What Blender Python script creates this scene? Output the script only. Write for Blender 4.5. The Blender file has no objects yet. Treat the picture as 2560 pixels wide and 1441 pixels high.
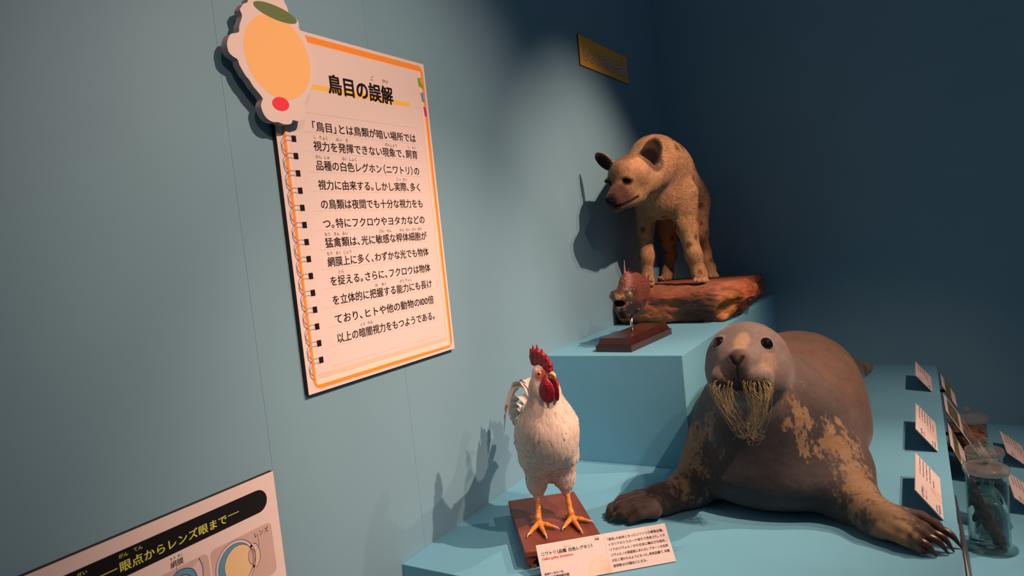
import bpy, bmesh, math, random
import numpy as np
from mathutils import Vector, Matrix
random.seed(7)
RNG = np.random.default_rng(7)
SC = bpy.context.scene
COL = SC.collection

# ---------------------------------------------------------------- camera
cam_d = bpy.data.cameras.new('camera')
cam = bpy.data.objects.new('camera', cam_d)
COL.objects.link(cam)
cam.location = (1.25, 0.0, 1.4446)
cam.rotation_mode = 'XYZ'
cam.rotation_euler = (1.502095, 0.102897, 0.537393)
cam_d.sensor_fit = 'HORIZONTAL'
cam_d.sensor_width = 36.0
cam_d.lens = 1685.8 / 2560 * 36.0
cam_d.clip_start = 0.05
cam_d.dof.use_dof = True
cam_d.dof.focus_distance = 1.88
cam_d.dof.aperture_fstop = 5.0
SC.camera = cam

# ---------------------------------------------------------------- view + ambient
vs = SC.view_settings
SC.display_settings.display_device = 'sRGB'
vs.view_transform = 'Standard'
vs.look = 'None'
vs.exposure = 0.0
vs.gamma = 1.0
vs.use_curve_mapping = False
SC.cycles.transparent_max_bounces = 24
world = bpy.data.worlds.new('gallery_ambient')
SC.world = world
world.use_nodes = True
wb = world.node_tree.nodes['Background']
wb.inputs[0].default_value = (0.75, 0.8, 1.0, 1)
wb.inputs[1].default_value = 0.085

# ---------------------------------------------------------------- ceiling spotlights
WARM = (1.0, 0.57, 0.40)
def spot(name, loc, target, power, angle, blend, size, color=WARM):
    d = bpy.data.lights.new(name, 'SPOT')
    d.energy = power; d.color = color
    d.spot_size = math.radians(angle); d.spot_blend = blend
    d.shadow_soft_size = size
    o = bpy.data.objects.new(name, d); COL.objects.link(o)
    o.location = loc
    o.rotation_euler = (Vector(target) - Vector(loc)).to_track_quat('-Z', 'Y').to_euler()
    return o
spot('spotlight_for_sign', (2.1, 0.85, 2.9), (0.0, 1.46, 1.46), 265, 54, 1.0, 0.03)
spot('spotlight_for_wall', (2.6, -0.7, 2.9), (0.0, 0.25, 1.25), 118, 56, 1.0, 0.05)
spot('spotlight_for_rooster', (2.1, 1.62, 3.0), (0.28, 1.62, 0.80), 390, 46, 1.0, 0.015)
spot('spotlight_for_seal', (2.3, 2.9, 3.0), (1.08, 1.95, 0.65), 270, 46, 1.0, 0.02)
spot('spotlight_for_hyena', (1.70, 2.33, 3.05), (0.12, 2.82, 1.33), 270, 48, 1.0, 0.012)
spot('spotlight_for_hyena_fill', (1.68, 2.60, 3.05), (0.15, 2.88, 1.25), 55, 46, 1.0, 0.012)
spot('spotlight_for_ledge', (2.5, 2.35, 3.0), (1.18, 2.85, 0.5), 250, 54, 1.0, 0.02)

# ---------------------------------------------------------------- helpers
def link(name, me, mat=None, parent=None):
    o = bpy.data.objects.new(name, me); COL.objects.link(o)
    if mat is not None and not me.materials:
        for m in (mat if isinstance(mat, (list, tuple)) else [mat]): me.materials.append(m)
    if parent is not None:
        o.parent = parent
        o.matrix_parent_inverse = parent.matrix_basis.inverted()
    return o
def tag(o, label=None, cat=None, group=None, kind=None):
    for k, v in (('label', label), ('category', cat), ('group', group), ('kind', kind)):
        if v: o[k] = v
    return o
def thing(name, loc, label, cat, group=None, rotz=0):
    o = bpy.data.objects.new(name, None); COL.objects.link(o)
    o.location = loc; o.rotation_euler = (0, 0, rotz); o.empty_display_size = 0.02
    bpy.context.view_layer.update() if False else None
    return tag(o, label, cat, group)
def mesh_np(name, V, F, smooth=False):
    me = bpy.data.meshes.new(name)
    V = np.asarray(V, dtype=np.float32)
    if isinstance(F, np.ndarray):
        k = F.shape[1]; n = len(F)
        me.vertices.add(len(V)); me.vertices.foreach_set('co', V.ravel())
        me.loops.add(n * k); me.loops.foreach_set('vertex_index', F.astype(np.int32).ravel())
        me.polygons.add(n); me.polygons.foreach_set('loop_start', np.arange(0, n * k, k, dtype=np.int32))
        try: me.polygons.foreach_set('loop_total', np.full(n, k, dtype=np.int32))
        except Exception: pass
        me.update(calc_edges=True); me.validate()
    else:
        me.from_pydata([tuple(map(float, v)) for v in V], [], F); me.update()
    if smooth: me.polygons.foreach_set('use_smooth', np.ones(len(me.polygons), dtype=bool))
    return me
def box_bm(bm, lo, hi):
    x0, y0, z0 = lo; x1, y1, z1 = hi
    v = [bm.verts.new(p) for p in ((x0,y0,z0),(x1,y0,z0),(x1,y1,z0),(x0,y1,z0),(x0,y0,z1),(x1,y0,z1),(x1,y1,z1),(x0,y1,z1))]
    for f in ((0,3,2,1),(4,5,6,7),(0,1,5,4),(1,2,6,5),(2,3,7,6),(3,0,4,7)): bm.faces.new([v[i] for i in f])
    return v
def bm_mesh(bm, name, bevel=0, seg=2, smooth=False):
    if bevel: bmesh.ops.bevel(bm, geom=list(bm.edges), offset=bevel, segments=seg, affect='EDGES', profile=0.5)
    bmesh.ops.recalc_face_normals(bm, faces=bm.faces)
    me = bpy.data.meshes.new(name); bm.to_mesh(me); bm.free()
    if smooth: me.polygons.foreach_set('use_smooth', np.ones(len(me.polygons), dtype=bool))
    return me
def box(name, lo, hi, mat, parent=None, bevel=0, M=None):
    bm = bmesh.new(); box_bm(bm, lo, hi)
    me = bm_mesh(bm, name, bevel)
    if M is not None: me.transform(M)
    return link(name, me, mat, parent)
def prism(name, pts, t0, t1, M, mat, parent=None, smooth=False):
    """closed outline pts (x,y) extruded from t0 to t1 along local z, placed by M"""
    bm = bmesh.new(); n = len(pts)
    a = [bm.verts.new((p[0], p[1], t0)) for p in pts]; b = [bm.verts.new((p[0], p[1], t1)) for p in pts]
    bm.faces.new(a[::-1]); bm.faces.new(b)
    for i in range(n): bm.faces.new((a[i], a[(i+1) % n], b[(i+1) % n], b[i]))
    bmesh.ops.triangulate(bm, faces=[f for f in bm.faces if len(f.verts) > 4])
    me = bm_mesh(bm, name); me.transform(M)
    return link(name, me, mat, parent)
def tube_np(P, R, n=8, cap=True):
    """tube along points P with radii R -> verts, tri/quad face list"""
    P = np.asarray(P, float); R = np.broadcast_to(np.asarray(R, float), (len(P),))
    T = np.gradient(P, axis=0); T /= np.linalg.norm(T, axis=1, keepdims=True) + 1e-12
    u = np.cross(T[0], (0, 0, 1.0))
    if np.linalg.norm(u) < 1e-3: u = np.cross(T[0], (0, 1.0, 0))
    V = []; F = []
    for i in range(len(P)):
        u = u - T[i] * (u @ T[i]); u /= np.linalg.norm(u); w = np.cross(T[i], u)
        for k in range(n):
            a = 2 * math.pi * k / n
            V.append(P[i] + R[i] * (math.cos(a) * u + math.sin(a) * w))
    for i in range(len(P) - 1):
        for k in range(n):
            F.append((i*n+k, i*n+(k+1) % n, (i+1)*n+(k+1) % n, (i+1)*n+k))
    if cap:
        F.append(tuple(range(n))[::-1]); F.append(tuple((len(P)-1)*n+k for k in range(n)))
    return V, F
def tubes(name, paths, mat, parent=None, n=8):
    V = []; F = []
    for P, R in paths:
        v, f = tube_np(P, R, n); o = len(V)
        V += v; F += [tuple(i + o for i in q) for q in f]
    return link(name, mesh_np(name, V, F, True), mat, parent)
def lathe(name, prof, center, mat, parent=None, n=48, closed=False):
    V = []; F = []; m = len(prof)
    for k in range(n):
        a = 2 * math.pi * k / n
        for r, z in prof: V.append((center[0] + r * math.cos(a), center[1] + r * math.sin(a), center[2] + z))
    for k in range(n):
        for i in range(m - 1 if not closed else m):
            j = (i + 1) % m; k2 = (k + 1) % n
            F.append((k*m+i, k2*m+i, k2*m+j, k*m+j))
    me = mesh_np(name, V, F, True)
    bm = bmesh.new(); bm.from_mesh(me); bmesh.ops.remove_doubles(bm, verts=bm.verts, dist=1e-6)
    bmesh.ops.recalc_face_normals(bm, faces=bm.faces); bm.to_mesh(me); bm.free()
    return link(name, me, mat, parent)
def catmull(pts, n=8):
    P = np.asarray(pts, float); P = np.vstack([2*P[0]-P[1], P, 2*P[-1]-P[-2]]); out = []
    for i in range(1, len(P) - 2):
        for t in np.linspace(0, 1, n, endpoint=False):
            a, b, c, d = P[i-1], P[i], P[i+1], P[i+2]
            out.append(0.5*((2*b)+(c-a)*t+(2*a-5*b+4*c-d)*t*t+(3*b-a-3*c+d)*t**3))
    out.append(P[-2]); return np.array(out)

# ---------------------------------------------------------------- materials
def mat(name, color, rough=0.6, noise=0.0, scale=40, metal=0, spec=0.3, bump=0, bscale=200, color2=None):
    m = bpy.data.materials.new(name); m.use_nodes = True
    nt = m.node_tree; b = nt.nodes['Principled BSDF']
    b.inputs['Base Color'].default_value = (*color, 1); b.inputs['Roughness'].default_value = rough
    b.inputs['Metallic'].default_value = metal; b.inputs['Specular IOR Level'].default_value = spec
    tc = nt.nodes.new('ShaderNodeTexCoord')
    if noise or color2:
        n = nt.nodes.new('ShaderNodeTexNoise'); n.inputs['Scale'].default_value = scale; n.inputs['Detail'].default_value = 6
        nt.links.new(tc.outputs['Object'], n.inputs['Vector'])
        r = nt.nodes.new('ShaderNodeValToRGB'); nt.links.new(n.outputs['Fac'], r.inputs[0])
        c2 = color2 or tuple(min(1, c*(1+noise)) for c in color)
        c1 = color if color2 else tuple(c*(1-noise) for c in color)
        r.color_ramp.elements[0].position = 0.3; r.color_ramp.elements[1].position = 0.7
        r.color_ramp.elements[0].color = (*c1, 1); r.color_ramp.elements[1].color = (*c2, 1)
        nt.links.new(r.outputs[0], b.inputs['Base Color'])
    if bump:
        n2 = nt.nodes.new('ShaderNodeTexNoise'); n2.inputs['Scale'].default_value = bscale; n2.inputs['Detail'].default_value = 4
        nt.links.new(tc.outputs['Object'], n2.inputs['Vector'])
        bp = nt.nodes.new('ShaderNodeBump'); bp.inputs['Strength'].default_value = bump; bp.inputs['Distance'].default_value = 0.002
        nt.links.new(n2.outputs['Fac'], bp.inputs['Height']); nt.links.new(bp.outputs[0], b.inputs['Normal'])
    return m
def mat_attr(name, rough=0.8, spec=0.2, noise=0.15, scale=(300, 300, 300), bump=0.0, bscale=400, sheen=0.0):
    """coat colour from the mesh's colour attribute 'coat', broken up by fine noise"""
    m = bpy.data.materials.new(name); m.use_nodes = True; nt = m.node_tree; b = nt.nodes['Principled BSDF']
    b.inputs['Roughness'].default_value = rough; b.inputs['Specular IOR Level'].default_value = spec
    if sheen: b.inputs['Sheen Weight'].default_value = sheen
    at = nt.nodes.new('ShaderNodeAttribute'); at.attribute_name = 'coat'
    tc = nt.nodes.new('ShaderNodeTexCoord'); mp = nt.nodes.new('ShaderNodeMapping'); mp.inputs['Scale'].default_value = scale
    n = nt.nodes.new('ShaderNodeTexNoise'); n.inputs['Scale'].default_value = 1; n.inputs['Detail'].default_value = 3
    nt.links.new(tc.outputs['Object'], mp.inputs[0]); nt.links.new(mp.outputs[0], n.inputs['Vector'])
    mr = nt.nodes.new('ShaderNodeMapRange'); mr.inputs['To Min'].default_value = 1 - 2*noise; mr.inputs['To Max'].default_value = 1 + 2*noise
    nt.links.new(n.outputs['Fac'], mr.inputs[0])
    mx = nt.nodes.new('ShaderNodeVectorMath'); mx.operation = 'SCALE'
    nt.links.new(at.outputs['Color'], mx.inputs[0]); nt.links.new(mr.outputs[0], mx.inputs['Scale'])
    nt.links.new(mx.outputs[0], b.inputs['Base Color'])
    if bump:
        n2 = nt.nodes.new('ShaderNodeTexNoise'); n2.inputs['Scale'].default_value = bscale; n2.inputs['Detail'].default_value = 3
        nt.links.new(tc.outputs['Object'], n2.inputs['Vector'])
        bp = nt.nodes.new('ShaderNodeBump'); bp.inputs['Strength'].default_value = bump; bp.inputs['Distance'].default_value = 0.002
        nt.links.new(n2.outputs['Fac'], bp.inputs['Height']); nt.links.new(bp.outputs[0], b.inputs['Normal'])
    return m
def glass_mat(name, tint=(0.93, 0.97, 0.95), milky=0.0, ior=1.45, rough=0.02):
    """thin clear glass: see-through with fresnel reflection, a little cloudiness where asked"""
    m = bpy.data.materials.new(name); m.use_nodes = True; nt = m.node_tree; nt.nodes.remove(nt.nodes['Principled BSDF']); out = nt.nodes['Material Output']
    tr = nt.nodes.new('ShaderNodeBsdfTransparent'); tr.inputs[0].default_value = (*tint, 1)
    gl = nt.nodes.new('ShaderNodeBsdfGlossy'); gl.inputs['Roughness'].default_value = rough
    lw = nt.nodes.new('ShaderNodeLayerWeight'); lw.inputs[0].default_value = 0.5
    pw = nt.nodes.new('ShaderNodeMath'); pw.operation = 'POWER'; pw.inputs[1].default_value = 2.6; nt.links.new(lw.outputs['Facing'], pw.inputs[0])
    fr = nt.nodes.new('ShaderNodeMath'); fr.operation = 'MULTIPLY_ADD'; fr.inputs[1].default_value = 0.90; fr.inputs[2].default_value = (ior - 1)**2/(ior + 1)**2; nt.links.new(pw.outputs[0], fr.inputs[0])
    mx = nt.nodes.new('ShaderNodeMixShader'); nt.links.new(fr.outputs[0], mx.inputs[0]); nt.links.new(tr.outputs[0], mx.inputs[1]); nt.links.new(gl.outputs[0], mx.inputs[2])
    last = mx
    if milky:
        df = nt.nodes.new('ShaderNodeBsdfDiffuse'); df.inputs[0].default_value = (0.62, 0.62, 0.60, 1)
        m2 = nt.nodes.new('ShaderNodeMixShader'); m2.inputs[0].default_value = milky
        nt.links.new(mx.outputs[0], m2.inputs[1]); nt.links.new(df.outputs[0], m2.inputs[2]); last = m2
    nt.links.new(last.outputs[0], out.inputs[0]); return m
M_wall = mat('blue_wall_paint', (0.165, 0.350, 0.465), 0.55, 0.03, 3, bump=0.03, bscale=300)
M_plat = mat('blue_platform_paint', (0.13, 0.40, 0.57), 0.45, 0.03, 4, bump=0.03, bscale=300)
M_floor = mat('dark_floor', (0.05, 0.05, 0.055), 0.6, 0.1, 10)
M_paper = mat('white_board_paper', (0.66, 0.63, 0.63), 0.5, spec=0.2)
M_card = mat('white_card_stock', (0.60, 0.57, 0.57), 0.5, spec=0.2)
M_ink = mat('black_ink', (0.010, 0.007, 0.008), 0.5)
M_black = mat('black_print', (0.008, 0.008, 0.010), 0.4)
M_edge = mat('dark_board_edge', (0.02, 0.018, 0.02), 0.6)
M_grey_edge = mat('grey_foam_edge', (0.25, 0.25, 0.27), 0.7)
M_orange = mat('orange_print', (0.80, 0.30, 0.045), 0.5)
M_pagelt = mat('cream_page_print', (0.80, 0.72, 0.64), 0.5)
M_pagesh = mat('beige_page_edge_print', (0.70, 0.57, 0.46), 0.5)
M_rule = mat('grey_rule_print', (0.55, 0.48, 0.45), 0.5)
M_yel = mat('yellow_print', (0.80, 0.55, 0.10), 0.5)
M_yeltx = mat('yellow_letter_print', (0.60, 0.72, 0.12), 0.5)
M_green = mat('green_tab_print', (0.22, 0.36, 0.05), 0.5)
M_blue = mat('blue_tab_print', (0.10, 0.33, 0.62), 0.5)
M_mag = mat('magenta_tab_print', (0.45, 0.04, 0.28), 0.5)
M_red = mat('red_print', (0.75, 0.05, 0.09), 0.5)
M_tan = mat('tan_print', (0.80, 0.52, 0.22), 0.5)
M_dgreen = mat('dull_green_print', (0.12, 0.20, 0.08), 0.5)
M_greybr = mat('taupe_panel_print', (0.50, 0.42, 0.40), 0.5)
M_lilac = mat('pale_lilac_print', (0.58, 0.54, 0.62), 0.5)
M_navy = mat('navy_line_print', (0.03, 0.03, 0.13), 0.5)
M_eyeblue = mat('blue_retina_print', (0.09, 0.30, 0.48), 0.5)
M_eyeyel = mat('straw_print', (0.66, 0.56, 0.32), 0.5)
M_mustard = mat('mustard_board', (0.85, 0.47, 0.06), 0.5)
M_pinkltr = mat('pale_letter_print', (0.75, 0.60, 0.58), 0.5)
M_brownout = mat('brown_outline_print', (0.16, 0.06, 0.03), 0.5)
M_steel = mat('grey_ring_print', (0.30, 0.28, 0.33), 0.4)
M_photo = mat('sepia_photo_print', (0.55, 0.42, 0.34), 0.5, color2=(0.70, 0.58, 0.50), scale=30)

# ---------------------------------------------------------------- printed shapes and lettering
def wallM(x):            # local (a,b,c) -> world (x+c, a, b): drawings on the left wall use (y, z)
    return Matrix(((0, 0, 1, x), (1, 0, 0, 0), (0, 1, 0, 0), (0, 0, 0, 1)))
def flat(name, polys, M, material, parent, lift=0.0):
    """printed patches: each polygon (list of xy) lies flat on the board"""
    bm = bmesh.new()
    for pts in polys:
        vs_ = [bm.verts.new((p[0], p[1], lift)) for p in pts]
        f = bm.faces.new(vs_)
        if len(pts) > 4: bmesh.ops.triangulate(bm, faces=[f])
    bmesh.ops.recalc_face_normals(bm, faces=bm.faces)
    for f in bm.faces:
        if f.normal.z < 0: f.normal_flip()
    me = bpy.data.meshes.new(name); bm.to_mesh(me); bm.free(); me.transform(M)
    return link(name, me, material, parent)
def ribbon(pts, w, closed=False):
    """stroke polygons (quads) of width w along pts"""
    P = np.asarray(pts, float); out = []
    if closed: P = np.vstack([P, P[:1]])
    T = np.gradient(P, axis=0)
    if closed: T[0] = T[-1] = P[1] - P[-2]
    T /= np.linalg.norm(T, axis=1, keepdims=True) + 1e-9
    N = np.stack([-T[:, 1], T[:, 0]], 1) * w / 2
    for i in range(len(P) - 1):
        out.append([P[i]-N[i], P[i+1]-N[i+1], P[i+1]+N[i+1], P[i]+N[i]])
    return out
def rrect(x0, y0, x1, y1, r, n=6):
    pts = []
    for cx, cy, a0 in ((x1-r, y0+r, -90), (x1-r, y1-r, 0), (x0+r, y1-r, 90), (x0+r, y0+r, 180)):
        for k in range(n + 1):
            a = math.radians(a0 + 90 * k / n); pts.append((cx + r*math.cos(a), cy + r*math.sin(a)))
    return pts
def ellipse(cx, cy, a, b, rot=0, n=32):
    c, s = math.cos(rot), math.sin(rot)
    return [(cx + a*math.cos(t)*c - b*math.sin(t)*s, cy + a*math.cos(t)*s + b*math.sin(t)*c) for t in np.linspace(0, 2*math.pi, n, endpoint=False)]
_glyph = {}
def glyph(ch, bold):
    key = (ch, bold)
    if key not in _glyph:
        cu = bpy.data.curves.new('lettering', 'FONT'); cu.body = ch; cu.size = 1.0; cu.offset = bold; cu.resolution_u = 3
        o = bpy.data.objects.new('lettering', cu); COL.objects.link(o)
        dg = bpy.context.evaluated_depsgraph_get()
        me = bpy.data.meshes.new_from_object(o.evaluated_get(dg))
        V = np.zeros(len(me.vertices) * 3, np.float32); me.vertices.foreach_get('co', V); V = V.reshape(-1, 3)
        F = [tuple(p.vertices) for p in me.polygons]
        bpy.data.objects.remove(o); bpy.data.curves.remove(cu); bpy.data.meshes.remove(me)
        _glyph[key] = (V, F)
    return _glyph[key]
def advance(ch):
    if ch in '。、': return 0.56
    if ch in '「」（）': return 0.55
    if ch == '：': return 0.5
    if ch == ' ' : return 0.35
    if ord(ch) < 0x2000: return None
    return 1.0
def lettering(name, items, M, material, parent, lift=0.0, heavy=None):
    """items: (text, x, baseline_y, size, fit_width or None, bold)"""
    V = []; F = []; n0 = 0
    for text, x, y, size, width, bold in items:
        cur = 0.0; placed = []
        for ch in text:
            adv = advance(ch)
            if ch == ' ': cur += adv; continue
            gv, gf = glyph(ch, 0.0)
            if len(gv) == 0: cur += 0.5; continue
            if adv is None: off = -gv[:, 0].min() + 0.03; adv = gv[:, 0].max() - gv[:, 0].min() + 0.075
            else: off = -0.45 if ch in '「（' else (-0.25 if ch == '：' else 0)
            placed.append((gv, gf, cur + off)); cur += adv
        sx = size if width is None else width / cur
        hv = (heavy or {}).get(text, bold*0.85)
        for gv, gf, c in placed:
            for ci, (jx, jy) in enumerate(((0, 0),) if not hv else ((-hv, -hv*0.6), (hv, -hv*0.6), (-hv, hv*0.6), (hv, hv*0.6)) if hv < 0.02 else ((-hv, -hv*0.7), (hv, -hv*0.7), (-hv, hv*0.7), (hv, hv*0.7), (-hv, 0), (hv, 0), (0, -hv*0.7), (0, hv*0.7))):
                W = gv.copy(); W[:, 0] = (W[:, 0] + c + jx) * sx + x; W[:, 1] = (W[:, 1] + jy) * size + y; W[:, 2] = lift + ci*2.5e-5
                V.append(W); F += [tuple(i + n0 for i in q) for q in gf]; n0 += len(W)
    me = mesh_np(name, np.vstack(V), F); me.transform(M)
    return link(name, me, material, parent)

# ---------------------------------------------------------------- the setting
wl = bmesh.new()
JOINTS = [-0.6, 0.486, 0.963, 1.440, 1.917, 2.394, 2.871, 3.348, 4.07]
for a, b in zip(JOINTS[:-1], JOINTS[1:]):
    g = 0.0003 if b in (0.963, 1.440) else 0.0
    g0 = 0.0003 if a in (0.963, 1.440) else 0.0
    box_bm(wl, (-0.03, a + g0, 0), (0, b - g, 3.3))
tag(link('wall_left', bm_mesh(wl, 'wall_left'), M_wall), kind='structure')
tag(box('wall_back', (-0.03, 3.99, 0), (4.6, 4.07, 3.3), M_wall), kind='structure')
tag(box('floor', (-0.03, -0.6, -0.05), (4.6, 4.07, 0), M_floor), kind='structure')
PZ = 0.6
o = box('display_platform', (0.0005, 1.336, 0), (1.302, 3.9895, PZ), M_plat, bevel=0.0012)
tag(o, 'low blue painted display platform that carries the seal and the rooster', 'platform')
o = box('display_plinth', (0.0005, 2.228, PZ), (0.546, 3.9895, 1.0), M_plat, bevel=0.0012)
tag(o, 'raised blue box plinth in the wall corner under the hyena', 'plinth')
o = box('display_ledge', (1.3025, 1.0, 0), (3.4, 3.9895, 0.303), M_plat, bevel=0.0012)
tag(o, 'lowest blue ledge right of the platform with the glass jars on it', 'ledge')

# ---------------------------------------------------------------- big notebook sign
X1 = 0.015
sign = thing('information_sign', (0.0, 1.37, 1.135), 'large white notebook page sign with heading and twelve lines of Japanese text on left wall', 'sign')
box('board', (0.0006, 1.0775, 1.136), (0.014, 1.6640, 1.9990), M_edge, sign)
M1 = wallM(X1)
flat('face', [[(1.0775, 1.136), (1.6640, 1.136), (1.6640, 1.999), (1.0775, 1.999)]], wallM(0.0144), M_paper, sign)
flat('orange_cover', [rrect(1.0955, 1.1435, 1.6560, 1.9905, 0.022)], wallM(0.0146), M_orange, sign)
flat('page_stack', [[(1.1040, 1.156), (1.6450, 1.150), (1.6450, 1.974), (1.1040, 1.974)]], wallM(0.0148), M_pagesh, sign)
flat('page_sheet', [[(1.1070, 1.153), (1.6390, 1.153), (1.6390, 1.9745), (1.1070, 1.9745)]], wallM(0.01495), M_pagelt, sign)
flat('page_shade', [[(1.111, 1.166), (1.632, 1.166), (1.632, 1.974), (1.111, 1.974)]], wallM(0.0150), M_pagesh, sign)
flat('page', [[(1.111, 1.178), (1.6265, 1.178), (1.6265, 1.9715), (1.111, 1.9715)]], wallM(0.0151), M_paper, sign)
flat('rules', [[(1.160, 1.188+0.0473*i-0.0005), (1.596, 1.188+0.0473*i-0.0005), (1.596, 1.188+0.0473*i+0.0005), (1.160, 1.188+0.0473*i+0.0005)] for i in range(14)], wallM(0.0152), M_rule, sign)
flat('heading_underline', [[(1.180, 1.862), (1.574, 1.862), (1.576, 1.8745), (1.180, 1.8745)]], wallM(0.0152), M_yel, sign)
for nm, q, m in (('green_tab', [(1.6255, 1.9530), (1.6415, 1.9555), (1.6415, 1.942), (1.6500, 1.935), (1.6480, 1.9235), (1.6275, 1.9300)], M_green),
                 ('blue_tab', [(1.6330, 1.9115), (1.6465, 1.9130), (1.6490, 1.8855), (1.6355, 1.8850)], M_blue),
                 ('magenta_tab', [(1.6395, 1.8705), (1.6505, 1.8705), (1.6530, 1.8430), (1.6425, 1.8430)], M_mag)):
    flat(nm, [q], wallM(0.0153), m, sign)
holes = []; rings = []
for i in range(14):
    zc = 1.7365 - 0.0405 * i
    holes.append([(1.1200, zc-0.0075), (1.1340, zc-0.0075), (1.1340, zc+0.0075), (1.1200, zc+0.0075)])
    for dz in (0.0045, -0.0060):
        arc = catmull([(1.1205, zc+dz), (1.108, zc+dz+0.0015), (1.097, zc+dz-0.003), (1.0885, zc+dz-0.014), (1.0885, zc+dz-0.024), (1.094, zc+dz-0.033), (1.0995, zc+dz-0.0355)], 5)
        rings += ribbon(arc, 0.0019)
flat('binder_holes', holes, wallM(0.0153), M_ink, sign)
flat('spiral_binding', rings, wallM(0.0155), M_steel, sign)
rows = ['「鳥目」とは鳥類が暗い場所では', '視力を発揮できない現象で、飼育', '品種の白色レグホン（ニワトリ）の', '視力に由来する。しかし実際、多く',
        'の鳥類は夜間でも十分な視力をも', 'つ。特にフクロウやヨタカなどの', '猛禽類は、光に敏感な桿体細胞が', '網膜上に多く、わずかな光でも物体',
        'を捉える。さらに、フクロウは物体', 'を立体的に把握する能力にも長け', 'ており、ヒトや他の動物の100倍', '以上の暗闇視力をもつようである。']
items = []
for i, t in enumerate(rows):
    zb = 1.7620 - 0.0473 * i
    items.append((t, 1.1845, zb, 0.0262, 0.4020, 0.017))
flat_M = wallM(0.0154)
lettering('body_text', items, flat_M, M_ink, sign)
ruby = [(1, [('し', 1.188), ('りょく', 1.207), ('はっ', 1.263), ('き', 1.296), ('げんしょう', 1.447), ('し', 1.545), ('いく', 1.563)]),
        (2, [('ひん', 1.187), ('しゅ', 1.214), ('はく', 1.276), ('しょく', 1.300)]), (3, [('じっ', 1.478), ('さい', 1.505)]),
        (6, [('もう', 1.186), ('きん', 1.216), ('るい', 1.245), ('びん', 1.384), ('かん', 1.413), ('かん', 1.467), ('たい', 1.494), ('さい', 1.521), ('ぼう', 1.548)]),
        (7, [('もう', 1.186), ('まく', 1.215), ('じょう', 1.241)]), (8, [('とら', 1.216)]), (9, [('は', 1.343), ('あく', 1.368), ('のう', 1.443), ('りょく', 1.467)]),
        (11, [('くら', 1.270), ('やみ', 1.297)])]
it = []
for r, ws in ruby:
    for t, x in ws: it.append((t, x, 1.7620 - 0.0473*r + 0.0270, 0.0102, None, 0.004))
lettering('reading_aids', it, flat_M, M_ink, sign)
lettering('heading_text', [('鳥目の誤解', 1.2570, 1.8640, 0.0515, 0.2480, 0.012), ('ご', 1.418, 1.9165, 0.0125, None, 0.008), ('かい', 1.466, 1.9165, 0.0125, None, 0.008)], wallM(0.01545), M_ink, sign, heavy={'鳥目の誤解': 0.030})

# ---------------------------------------------------------------- cut-out plaque on the sign's corner (plain stand-in shapes only)
cut = [(1.016,2.020),(1.014,2.013),(1.003,2.007),(0.997,2.000),(0.992,1.992),(0.995,1.983),(0.994,1.976),(0.985,1.957),(0.982,1.944),(0.972,1.939),(0.961,1.935),(0.952,1.923),(0.948,1.908),(0.951,1.895),(0.961,1.888),(0.970,1.884),(0.972,1.875),(0.979,1.862),(0.985,1.853),(0.993,1.845),(1.001,1.833),(1.011,1.823),(1.020,1.813),(1.022,1.808),(1.017,1.799),(1.015,1.790),(1.020,1.775),(1.030,1.765),(1.044,1.761),(1.056,1.762),(1.071,1.759),(1.086,1.760),(1.094,1.763),(1.100,1.771),(1.113,1.770),(1.131,1.776),(1.138,1.786),(1.142,1.800),(1.142,1.817),(1.153,1.832),(1.166,1.851),(1.174,1.872),(1.180,1.902),(1.183,1.928),(1.175,1.955),(1.165,1.976),(1.152,1.987),(1.153,2.000),(1.147,2.007),(1.136,2.012),(1.126,2.016),(1.124,2.027),(1.117,2.039),(1.115,2.047),(1.102,2.053),(1.067,2.048),(1.032,2.035)]
cut = catmull(cut + cut[:1], 4)[:-1]
plaque = thing('cutout_plaque', (0.015, 1.07, 1.76), 'pale wavy-edged cutout plaque with tan and green patches on upper left corner of notebook sign', 'plaque')
prism('backing', cut, 0.0305, 0.0495, wallM(0), M_grey_edge, plaque)
prism('spacer', ellipse(1.125, 1.90, 0.03, 0.07), 0.0156, 0.0304, wallM(0), M_grey_edge, plaque)
flat('face', [cut], wallM(0.0500), M_paper, plaque)
flat('tan_patch', [ellipse(1.0805, 1.9080, 0.092, 0.093, 0.3)], wallM(0.0502), M_tan, plaque)
flat('green_patch', [ellipse(1.088, 2.008, 0.060, 0.016, -0.10)], wallM(0.0504), M_dgreen, plaque)
flat('red_patch', [ellipse(1.070, 1.8035, 0.024, 0.0155, 0.1)], wallM(0.0504), M_red, plaque)

# ---------------------------------------------------------------- lower left board about eyes
lb = thing('diagram_board', (0.0, 0.3, 0.45), 'wide white board with black title band and eye diagrams, low on left wall', 'board')
box('board', (0.0006, -0.35, 0.40), (0.0128, 0.9530, 0.9980), M_edge, lb)
flat('face', [[(-0.35, 0.40), (0.953, 0.40), (0.953, 0.998), (-0.35, 0.998)]], wallM(0.0131), M_paper, lb)
flat('title_band', [rrect(-0.22, 0.9225, 0.9285, 0.9715, 0.0240)], wallM(0.0133), M_black, lb)
lettering('title_text', [('眼点からレンズ眼まで', 0.6090, 0.9345, 0.0205, 0.2200, 0.012), ('眼の多様性', 0.4430, 0.9345, 0.0205, 0.1150, 0.012)], wallM(0.0135), M_yeltx, lb)
flat('title_dashes', [[(0.570, 0.9425), (0.606, 0.9425), (0.606, 0.9440), (0.570, 0.9440)], [(0.831, 0.9445), (0.857, 0.9445), (0.857, 0.9460), (0.831, 0.9460)]], wallM(0.0135), M_yeltx, lb)
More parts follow.
